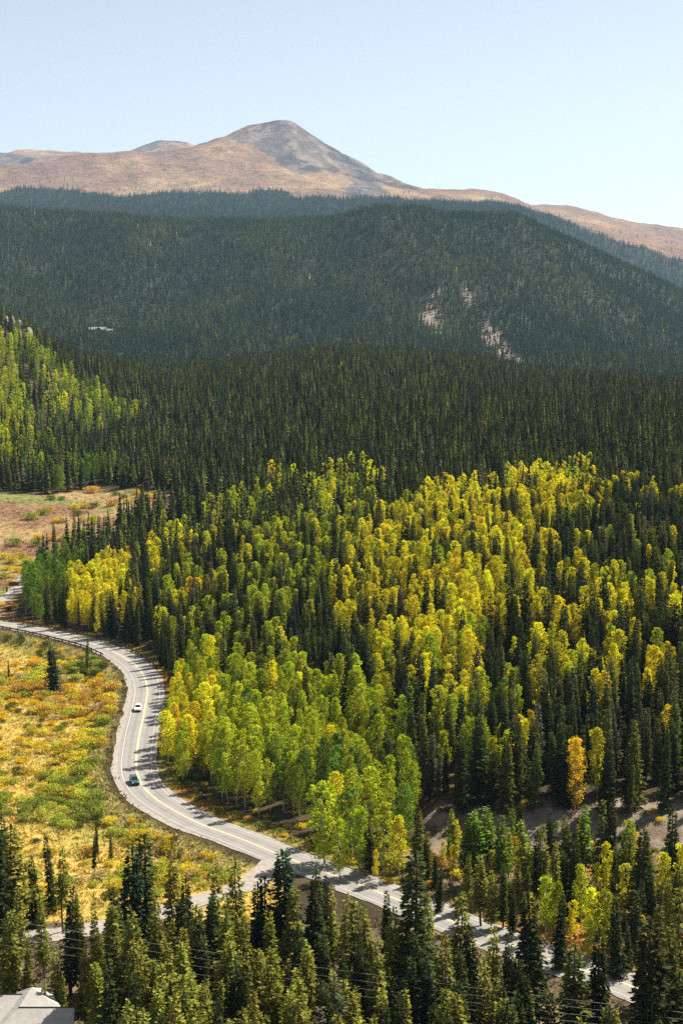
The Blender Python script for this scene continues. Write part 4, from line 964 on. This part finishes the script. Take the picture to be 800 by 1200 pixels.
UPS = [(51, 603, 2.2, 'green'), (36, 609, 2.4, 'olive'), (17, 640, 2.0, 'green'), (42, 640, 2.2, 'green'), (78, 634, 2.3, 'olive'), (97, 628, 2.3, 'green'), (110, 614, 2.5, 'olive'), (132, 593, 2.2, 'rust'), (135, 581, 1.7, 'green'), (108, 578, 2.5, 'rust'), (88, 597, 2.2, 'gold'), (75, 612, 2.2, 'straw'), (90, 605, 2.0, 'olive'), (110, 595, 1.7, 'olive'),
       (60, 586, 2.0, 'green'), (73, 586, 1.7, 'green'), (58, 600, 1.8, 'gold'), (100, 596, 1.7, 'gold'), (145, 584, 1.6, 'olive'), (160, 580, 1.8, 'gold'), (175, 584, 1.7, 'gold'), (185, 590, 1.8, 'gold'), (150, 590, 1.6, 'gold'), (45, 632, 1.7, 'gold'), (62, 634, 1.7, 'gold'), (66, 613, 1.8, 'gold'), (97, 613, 1.7, 'straw'),
       (5, 655, 2.0, 'gold'), (15, 660, 1.9, 'gold'), (25, 655, 2.0, 'gold'), (32, 662, 2.0, 'olive'), (10, 668, 1.6, 'gold'), (22, 670, 1.5, 'gold'), (36, 672, 1.8, 'gold'), (5, 678, 1.9, 'olive'), (38, 680, 1.7, 'gold'), (3, 710, 1.8, 'gold'), (10, 716, 1.9, 'olive'), (18, 712, 1.6, 'gold'), (40, 720, 1.5, 'rust'), (70, 722, 1.5, 'rust'), (100, 730, 1.6, 'rust'), (125, 738, 1.5, 'olive'), (55, 722, 1.2, 'olive'), (85, 727, 1.3, 'gold'),
       (515, 1015, 1.6, 'rust'), (530, 1005, 2.0, 'gold'), (545, 1020, 1.6, 'olive'), (505, 1040, 1.3, 'rust'), (535, 1030, 1.5, 'gold'), (580, 1045, 1.4, 'straw'), (610, 1060, 1.5, 'olive'), (640, 1078, 1.3, 'gold'), (665, 1085, 1.4, 'olive'), (715, 1115, 1.4, 'gold'), (735, 1125, 1.5, 'gold'), (750, 1110, 1.4, 'rust'), (560, 1040, 1.4, 'gold'), (700, 1060, 1.6, 'olive'), (475, 1045, 1.2, 'rust'), (455, 1035, 1.1, 'gold'),
       (20, 1000, 1.6, 'gold'), (118, 1030, 2.4, 'straw'), (95, 1035, 1.8, 'straw'), (40, 1030, 2.0, 'green'), (5, 1035, 2.4, 'green'), (8, 940, 2.2, 'olive'), (225, 1030, 1.8, 'straw'), (180, 1045, 1.6, 'gold'), (250, 1030, 1.6, 'rust'), (215, 1045, 1.5, 'olive')]
ug = [gpt(a, b) for a, b, *_ in UPS]
mx = np.r_[mx, [q[0] for q in ug]]; my = np.r_[my, [q[1] for q in ug]]; sx = np.r_[sx, [q[2] / 1.7 * (1.75 if 560 < q[1] < 700 else 1.1) for q in UPS]]; stone = np.r_[stone, [q[3] for q in UPS]]
vx, vy = jitter(262, 480, 2.6, 150, 800); vpx = 400 + F * vx / vy; vd, _, vs_ = near_line(ROAD, vx, vy)
vk = (vs_ > 0) & (((vd > 7.2) & (vd < 15) & (vpx < 480) & (rng.random(len(vx)) < .55)) | ((vpx > 480) & (vy > 296) & (vy < 316) & (rng.random(len(vx)) < .30)) | ((vpx > 480) & (vd > 7.5) & (vy < 297) & (rng.random(len(vx)) < .2)))
mx = np.r_[mx, vx[vk]]; my = np.r_[my, vy[vk]]; sx = np.r_[sx, .35 + .5 * rng.random(vk.sum())]; stone = np.r_[stone, rng.choice(['green', 'olive', 'gold', 'rust'], vk.sum(), p=[.45, .3, .15, .1])]
mz = height(mx, my); spx, spy = project(mx, my, mz + .8)

# ------------------------------------------------------------------ labels that single a plant out: look + landmark + order from the left
ORD = 'first second third fourth fifth sixth seventh eighth ninth tenth eleventh twelfth thirteenth fourteenth fifteenth sixteenth seventeenth eighteenth nineteenth twentieth'.split()
ORD += [t_ + '-' + o_ for t_ in ('twenty', 'thirty', 'forty') for o_ in ORD[:9]]
MARKS = [(40, 1150, 'behind the grey shingled house roof'), (20, 1000, 'at the lower left frame edge'), (110, 1090, 'along the gravel side road'), (160, 1030, 'by the darkest big spruce'), (240, 1050, 'below the golden meadow tip'), (200, 1140, 'in the bottom strip right of the house'), (290, 1140, 'in the bottom strip under the road junction'),
 (330, 1050, 'in front of the road junction'), (400, 1060, 'in front of the marker post'), (370, 1150, 'under the thin wires'), (450, 1150, 'below the tallest foreground spruce'), (485, 1050, 'around the tallest foreground spruce'), (550, 1100, 'in front of the half-hidden lower road'), (600, 1160, 'at the bottom between wires'), (640, 1090, 'left of the open road gap'), (690, 1130, 'in front of the open road gap'), (775, 1110, 'at the lower right corner'),
 (510, 1010, 'at the left foot of the bare cut bank'), (570, 980, 'in front of the striped bare bank'), (635, 1000, 'midway along the bare bank'), (700, 990, 'in the right roadside stand'), (770, 1010, 'right end of the roadside stand'), (720, 1060, 'above the orange roadside grass'),
 (200, 850, 'above the teal car by the road'), (240, 900, 'lining the inside of the road bend'), (300, 930, 'lining the road below the grove'), (380, 950, 'beside the road at the rounded lime aspen'), (450, 960, 'at the lower right end of the grove'), (250, 800, 'at the upper left of the big grove'), (320, 830, 'in the middle of the big grove'), (400, 850, 'at the right side of the big grove'), (360, 890, 'in the lower middle of the big grove'),
 (200, 760, 'above the white car at the forest edge'), (160, 730, 'beside the upper road bend'), (110, 700, 'around the golden grove by the guardrail'), (50, 690, 'near the gravel pullout'), (150, 640, 'on the dark spur above the golden grove'), (63, 780, 'alone in the golden meadow'), (120, 970, 'small in the lower meadow'), (60, 590, 'at the far meadow edge'),
 (300, 740, 'on the slope above the big grove'), (400, 760, 'above the grove at mid slope'), (470, 800, 'right of the grove at mid slope'), (530, 860, 'above the left part of the bare bank'), (560, 930, 'at the top edge of the bare bank'), (620, 900, 'above the middle of the bare bank'), (700, 920, 'above the right part of the bare bank'), (770, 900, 'high above the right bank at the frame edge'), (620, 820, 'among orange aspens on the right slope'), (720, 820, 'among scattered gold on the right slope'), (780, 780, 'at the right frame edge of the slope'),
 (500, 720, 'in the middle yellow band'), (600, 740, 'right of the yellow band'), (560, 650, 'in the upper yellow band'), (680, 680, 'in the right yellow patches'), (240, 660, 'on the left shoulder of the slope'), (340, 640, 'in the upper lime patch'), (430, 640, 'at the left of the upper yellow band')]
def name_rows(items, noun, look):
    """items: (px, py, lookkey, h); sizes split each set in two; order from the left singles out the rest"""
    mk = np.array([(a, b) for a, b, _ in MARKS], float); sets = {}
    for i, (a, b, tn, h) in enumerate(items):
        q = int((((mk[:, 0] - a)) ** 2 + ((mk[:, 1] - b)) ** 2).argmin()); sets.setdefault((q, tn), []).append(i)
    out = [None] * len(items)
    for (q, tn), ids in sets.items():
        hs = sorted(items[i][3] for i in ids); med = hs[len(hs) // 2]
        groups = [(None, ids)] if len(ids) < 5 else [('taller', [i for i in ids if items[i][3] >= med]), ('shorter', [i for i in ids if items[i][3] < med])]
        for sz, g in groups:
            g = sorted(g, key=lambda i: items[i][0]); nm = (sz + ' ' if sz else '') + look[tn] + ' ' + noun
            for k_, i in enumerate(g):
                w = ('only ' + nm if not sz else nm) if len(g) == 1 else 'leftmost ' + nm if k_ == 0 else 'rightmost ' + nm if k_ == len(g) - 1 else ORD[min(k_, len(ORD) - 1)] + ' ' + nm + ' from the left'
                ph = MARKS[q][2]
                out[i] = w + ' ' + (ph if len((w + ' ' + ph).split()) <= 16 else ph.replace(' the ', ' '))
    return out
# ------------------------------------------------------------------ build: the individuals, then the rest of each kind as one wood
def pick(kind, n=300):
    k_ = np.where((T['kind'] == kind) & (T['px'] > -15) & (T['px'] < 815) & (T['vis'] > 12))[0]
    return k_[np.argsort(-T['vis'][k_])][:n]
def tint(tone):
    c = np.array(TONES[tone]) if tone in TONES else np.array(SH_T[tone]); return np.clip(c * (1 + .16 * rng.normal()) * (1 + .04 * rng.normal(size=3)), .004, .8)
SETS = {'spruce': (SPR_M, SPR_TM, 16., 'spruce_tree', 'spruce', {'dark': 'dark green', 'olive': 'olive green', 'blue': 'deep blue-green', 'grey': 'grey-brown', 'light': 'light green', 'sunny': 'sunlit olive', 'green': 'fresh green'}, 'dark spruces on the slope and along the road'),
        'pine': (PIN_M, PIN_TM, 15., 'pine_tree', 'pine', {'dark': 'dark', 'olive': 'loose olive', 'grey': 'thin grey-brown', 'light': 'pale green', 'sunny': 'sunlit olive', 'green': 'bright green', 'blue': 'bluish'}, 'loose pines around the lower road'),
        'aspen': (ASP_M, ASP_TM, 14., 'aspen_tree', 'aspen', {'green': 'green', 'lime': 'lime green', 'yellow': 'bright yellow', 'gold': 'orange-gold'}, 'aspens in autumn colour')}
used = np.zeros(len(T['x']), bool)
for kind, (CM, TM, H0, oname, noun, look, grp) in SETS.items():
    ids = pick(kind); used[ids] = True
    labs = name_rows([(T['px'][i], (T['pt'][i] + T['pb'][i]) / 2, T['tone'][i], T['h'][i]) for i in ids], noun, look)
    protos = {}
    for i, lb in zip(ids, labs):
        v = int(T['var'][i]) % len(CM); s = T['h'][i] / H0; sw = s * T['w'][i]
        e = empty(oname, (T['x'][i], T['y'][i], T['z'][i]), rng.random() * 6.28); e.scale = (sw, sw * (.9 + .2 * rng.random()), s); e.rotation_euler = (.045 * rng.normal(), .045 * rng.normal(), rng.random() * 6.28)
        if v not in protos: protos[v] = (link('trunk', TM[v], e), link('crown', CM[v], e)); tk, cr_ = protos[v]
        else:
            tk = protos[v][0].copy(); cr_ = protos[v][1].copy(); tk.parent = cr_.parent = e; COL.objects.link(tk); COL.objects.link(cr_)
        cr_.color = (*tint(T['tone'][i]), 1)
        tag(e, lb, 'tree', grp)
def sizes(ix, H0): s = T['h'][ix] / H0; return np.stack([s * T['w'][ix], s * T['w'][ix], s], 1)
def tints(tones): return np.array([(*tint(t_), 1) for t_ in tones], np.float32)
NS = [src('spruce_source', joined('spruce_source', a, b, M_CON_I, M_BARK)) for a, b in zip(SPR, SPR_T)]
PS = [src('pine_source', joined('pine_source', a[:3], b, M_CON_I, M_BARK)) for a, b in zip(PIN, PIN_T)]
AS = [src('aspen_source', joined('aspen_source', a, b, M_LEAF_I, M_ABARK)) for a, b in zip(ASP, ASP_T)]
ML = [src('spruce_source', crown_mesh('spruce_source', spruce_lod(500 + i, R=2.2 + .3 * (i % 3), levels=19, br=7), M_CON_I)) for i in range(5)]
LL = [src('spruce_source', crown_mesh('spruce_source', spruce_lod(520 + i, R=2.3, levels=8, br=5, wid=.55), M_CON_I)) for i in range(5)]
AL = [src('aspen_source', crown_mesh('aspen_source', aspen_arrays(540 + i, R=1.55, z0=1.6, clumps=24, per=13, leaf=.65)[:3], M_LEAF_I)) for i in range(4)]
rest = ~used
def wood(name, sel, srcs, H0, label):
    ix = np.where(sel & rest)[0]
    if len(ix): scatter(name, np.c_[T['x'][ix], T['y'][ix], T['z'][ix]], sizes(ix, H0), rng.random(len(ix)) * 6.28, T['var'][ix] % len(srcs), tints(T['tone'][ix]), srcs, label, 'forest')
conif = (T['kind'] == 'spruce') | (T['kind'] == 'pine')
wood('spruce_woods', conif & (T['y'] < 620), NS, 16., 'rest of the dark conifers standing close together on the near slope')
wood('conifer_slope_woods', conif & (T['y'] >= 620), ML, 16., 'dense dark conifer forest covering the rounded hill and left valley side')
wood('aspen_woods', (T['kind'] == 'aspen') & (T['y'] < 620), AS, 14., 'rest of the yellow and lime aspens between conifers on the near slope')
wood('aspen_slope_woods', (T['kind'] == 'aspen') & (T['y'] >= 620), AL, 14., 'far aspen patches glowing lime and yellow on the upper slopes')

# forested ridges far off
def far_wood(name, y0, y1, n, cmin, cmax, label, tree):
    Y = np.sqrt(y0 ** 2 + (y1 ** 2 - y0 ** 2) * rng.random(n)); c = cmin + (cmax - cmin) * rng.random(n); x = (c - 400) / F * Y * CP
    z = height(x, Y); px, py = project(x, Y, z)
    ok = np.ones(n, bool)
    if y1 < 6000:
        n1 = fbm(x / 14, Y / 14, 4, 71); n3 = fbm(x / 40, Y / 60, 3, 73)
        for sc in SCREE: ok &= ~(pip(sc, px + 9 * n3 + 5 * n1, py + 7 * n1 + 1.5) & (n1 + n3 > -.3) & (Y > 2300) & (rng.random(n) < .74))
        ok &= ~((np.abs(x - lx) < 30) & (Y > 2705) & (Y < 2736))
        ok &= rng.random(n) < .95 - .35 * sstep(.15, .5, fbm(x / 70, Y / 160, 3, 86))
    else:
        b = treeline(x, Y, px, py)
        ok &= rng.random(n) < np.where(b > .5, .012 * (py - np.interp(px, [0, 400, 700], [222, 231, 268]) > -14), 1)
    x, Y, z = x[ok], Y[ok], z[ok]; n = len(x)
    h = tree * (.55 + .85 * rng.random(n) ** 1.2); s = h / 16
    nz = fbm(x / 160, Y / 420, 3, 87)
    tn = np.where(rng.random(n) < .0012 + .02 * sstep(.5, .7, fbm(x / 50, Y / 80, 2, 88)), rng.choice(['lime', 'yellow', 'green'], n), np.where(rng.random(n) < .20 + .5 * nz, 'olive', np.where(rng.random(n) < .012, 'grey', rng.choice(['dark', 'blue'], n))))
    if y1 > 6000: tn = np.where(np.isin(tn, ['lime', 'yellow', 'green', 'olive', 'grey']), 'blue', tn)  # far trees tinted blue, adding to the haze by colour
    scatter(name, np.c_[x, Y, z], np.stack([s * 1.3, s * 1.3, s], 1), rng.random(n) * 6.28, rng.integers(0, len(LL), n), tints(tn), LL, label, 'forest')
    return n
far_wood('ridge_woods', 2260, 4480, 74000, -60, 860, 'dense dark conifer forest covering the long middle ridge', 14.5)
far_wood('treeline_woods', 5900, 8900, 30000, -40, 840, 'hazy blue conifer forest below the bare mountain', 21)

# shrubs
sh_size = sx * F / my * np.where((spx < -5) | (spx > 805), 0, 1); order = np.argsort(-sh_size); ind = order[:300]
LOOK_S = {'gold': 'golden', 'olive': 'olive', 'green': 'dark green', 'rust': 'rusty orange', 'straw': 'straw'}
MARKS = [(20, 800, 'at the upper left of the golden meadow'), (70, 800, 'around the lone blue-green spruce'), (120, 800, 'inside the road bend by the guardrail end'), (20, 860, 'at the left meadow edge level with the white car'), (70, 850, 'in the meadow middle level with the white car'), (115, 860, 'left of the white car by the gravel edge'),
 (20, 910, 'at the left meadow edge level with the teal car'), (70, 905, 'in the meadow middle level with the teal car'), (115, 905, 'left of the teal car by the gravel edge'), (30, 960, 'in the lower left of the meadow'), (90, 960, 'around the small lower meadow spruces'), (140, 955, 'on the bank below the road bend'), (190, 985, 'on the narrowing meadow tongue'), (240, 1000, 'on the middle of the meadow tongue'), (290, 1020, 'at the rounded tip by the junction'),
 (150, 1020, 'behind the darkest big spruce'), (60, 1020, 'among pale pines at the lower left'), (220, 1035, 'at the lower rim of the meadow tongue'), (50, 605, 'in the red-brown upper meadow'), (110, 610, 'at the right of the upper meadow'), (60, 636, 'at the lower red-brown meadow'), (160, 585, 'along the far upper meadow edge'), (20, 660, 'above the gravel pullout'), (10, 712, 'between pullout and road'), (90, 725, 'on the roadside below the golden grove'),
 (200, 890, 'at the forest foot inside the bend'), (270, 960, 'on the roadside strip below the aspen grove'), (380, 1010, 'at the roadside beneath the rounded lime aspen'), (560, 980, 'on the face of the bare bank'), (700, 980, 'high on the right part of the bank'), (520, 1015, 'left in the stand below the bare bank'), (590, 1045, 'middle of the stand below the bare bank'), (720, 1105, 'on the orange verge of the lower road')]
labs = name_rows([(spx[i], spy[i], stone[i], sx[i]) for i in ind], 'shrub', LOOK_S)
labs = [l.replace(' of the meadow', '').replace(' by the guardrail end', '').replace('at the left meadow edge level', 'at left edge level').replace('in the meadow middle level', 'mid meadow level').replace('taller', 'bigger').replace('shorter', 'smaller') for l in labs]
for i, lb in zip(ind, labs):
    o = link('willow_shrub', SHR_M[int(rng.integers(0, 4))]); o.location = (mx[i], my[i], mz[i] - .05); o.rotation_euler = (0, 0, rng.random() * 6.28)
    hs = sx[i] * (.75 + .35 * rng.random()); o.scale = (sx[i], sx[i] * (.8 + .4 * rng.random()), hs); o.color = (*np.clip(np.array(SH_T[stone[i]]) * (1 + .14 * rng.normal()), .01, .8), 1)
    tag(o, lb, 'shrub', 'shrubs in the meadows')
SHS = [src('shrub_source', crown_mesh('shrub_source', a, M_SHR_I)) for a in SHR]
ot = order[300:]
# low ground plants between the shrubs, on verges and in the stand
gx, gy = jitter(212, 640, 1.15, -60, 860); gz_ = height(gx, gy); px, py = project(gx, gy, gz_); d, i, s = near_line(ROAD, gx, gy)
gok = (((s < 0) & (d > 5.6) & (gy < 262) & (rng.random(len(gx)) < .5)) | ((s < 0) & (d > 6.8) & (px < 330) & (gy > 262) & (rng.random(len(gx)) < np.where(d < 16, .85, .5))) | ((s > 0) & (d > 6.6) & (d < 10.5)) | ((s > 0) & (d > 6.6) & (px > CUT) & (gy < 297) & (rng.random(len(gx)) < .55))) & (near_line(SIDE, gx, gy)[0] > 4) & (near_line(SPUR, gx, gy)[0] > 4.5)
gx, gy, gz_ = gx[gok], gy[gok], gz_[gok]
ux, uy = jitter(560, 900, 1.9, -60, 260); uz = height(ux, uy); px, py = project(ux, uy, uz); k_ = pip(UP_MEADOW, px, py) & (rng.random(len(ux)) < .6) & (near_line(SPUR, ux, uy)[0] > 4.5); gx = np.r_[gx, ux[k_]]; gy = np.r_[gy, uy[k_]]; gz_ = np.r_[gz_, uz[k_]]
gc = np.clip(ground_color(gx, gy, gz_) * (1.12 + .16 * rng.normal(size=(len(gx), 1))), .02, .7)
gs_ = .6 + .9 * rng.random(len(gx)) ** 2 + .5 * np.maximum(0, fbm(gx / 8, gy / 8, 2, 61)); gs_ = gs_ * np.where(gy > 640, .8, 1)
TUF = [src('grass_source', crown_mesh('grass_source', tuft_arrays(600 + i), M_GRASS_I)) for i in range(4)]
scatter('meadow_grass', np.c_[gx, gy, gz_ - .03], np.stack([gs_ * 1.2, gs_ * 1.2, gs_], 1), rng.random(len(gx)) * 6.28, rng.integers(0, 4, len(gx)), np.c_[gc, np.ones(len(gx))], TUF, 'gold, rust and green grasses between the meadow shrubs and on the verges', 'grass')
if len(ot): scatter('willow_scrub', np.c_[mx[ot], my[ot], mz[ot] - .05], np.stack([sx[ot], sx[ot], sx[ot] * .85], 1), rng.random(len(ot)) * 6.28, rng.integers(0, 4, len(ot)), tints(stone[ot]), SHS, 'smaller gold and olive shrubs filling the meadow between the larger ones', 'scrub')

# ------------------------------------------------------------------ air, sky, sun, camera
def haze():
    me = Bld().box((0, 7550, 890), (15200, 15400, 1830)).build('haze', bpy.data.materials.new('haze'))
    m = me.data.materials[0]; m.use_nodes = True; t = m.node_tree; t.nodes.clear(); o = t.nodes.new('ShaderNodeOutputMaterial')
    v = N(t, 'ShaderNodeVolumePrincipled'); v.inputs['Color'].default_value = (.46, .71, 1, 1); v.inputs['Density'].default_value = HAZE; v.inputs['Anisotropy'].default_value = .0
    t.links.new(v.outputs[0], o.inputs['Volume']); tag(me, 'pale blue haze in the air over the valley', 'haze', kind='stuff')
HAZE = 2.3e-5
haze()
w = bpy.data.worlds.new('World'); S.world = w; w.use_nodes = True; t = w.node_tree; t.nodes.clear()
sky = N(t, 'ShaderNodeTexSky', sky_type='NISHITA'); sky.sun_disc = False; sky.sun_elevation = SUN_EL; sky.sun_rotation = SUN_AZ; sky.altitude = 3000; sky.air_density = 1.0; sky.dust_density = 3.0; sky.ozone_density = 1
bg = N(t, 'ShaderNodeBackground'); bg.inputs[1].default_value = .068; wo = N(t, 'ShaderNodeOutputWorld'); hsv = N(t, 'ShaderNodeHueSaturation'); hsv.inputs['Hue'].default_value = .493; hsv.inputs['Saturation'].default_value = .42; t.links.new(sky.outputs[0], hsv.inputs['Color']); t.links.new(hsv.outputs[0], bg.inputs[0]); t.links.new(bg.outputs[0], wo.inputs[0])
sd = Vector((math.sin(SUN_AZ) * math.cos(SUN_EL), math.cos(SUN_AZ) * math.cos(SUN_EL), math.sin(SUN_EL)))
L = bpy.data.lights.new('sun', 'SUN'); L.energy = 5.0; L.angle = math.radians(.53); L.color = (1, .93, .80); lo = bpy.data.objects.new('sun', L); COL.objects.link(lo)
lo.location = sd * 2500; lo.rotation_euler = sd.to_track_quat('Z', 'Y').to_euler()
cam = bpy.data.cameras.new('camera'); co = bpy.data.objects.new('camera', cam); COL.objects.link(co); S.camera = co
co.location = (0, 0, CZ); co.rotation_euler = (math.pi / 2 - PITCH, 0, 0)
cam.sensor_fit = 'VERTICAL'; cam.sensor_height = 36; cam.lens = F / 1200 * 36; cam.clip_start = 1; cam.clip_end = 40000
S.render.resolution_x, S.render.resolution_y = 682, 1024
vs = S.view_settings; vs.view_transform = 'Standard'; vs.look = 'None'; vs.gamma = 1; vs.exposure = 1.22
cy = S.cycles; cy.max_bounces = 4; cy.diffuse_bounces = 1; cy.glossy_bounces = 2; cy.transmission_bounces = 3; cy.volume_bounces = 0; cy.transparent_max_bounces = 4
cy.use_denoising = False; cy.sampling_pattern = 'BLUE_NOISE'; cy.denoiser = 'OPENIMAGEDENOISE'; cy.denoising_input_passes = 'RGB_ALBEDO_NORMAL'; cy.sample_clamp_indirect = 4; cy.volume_step_rate = 10
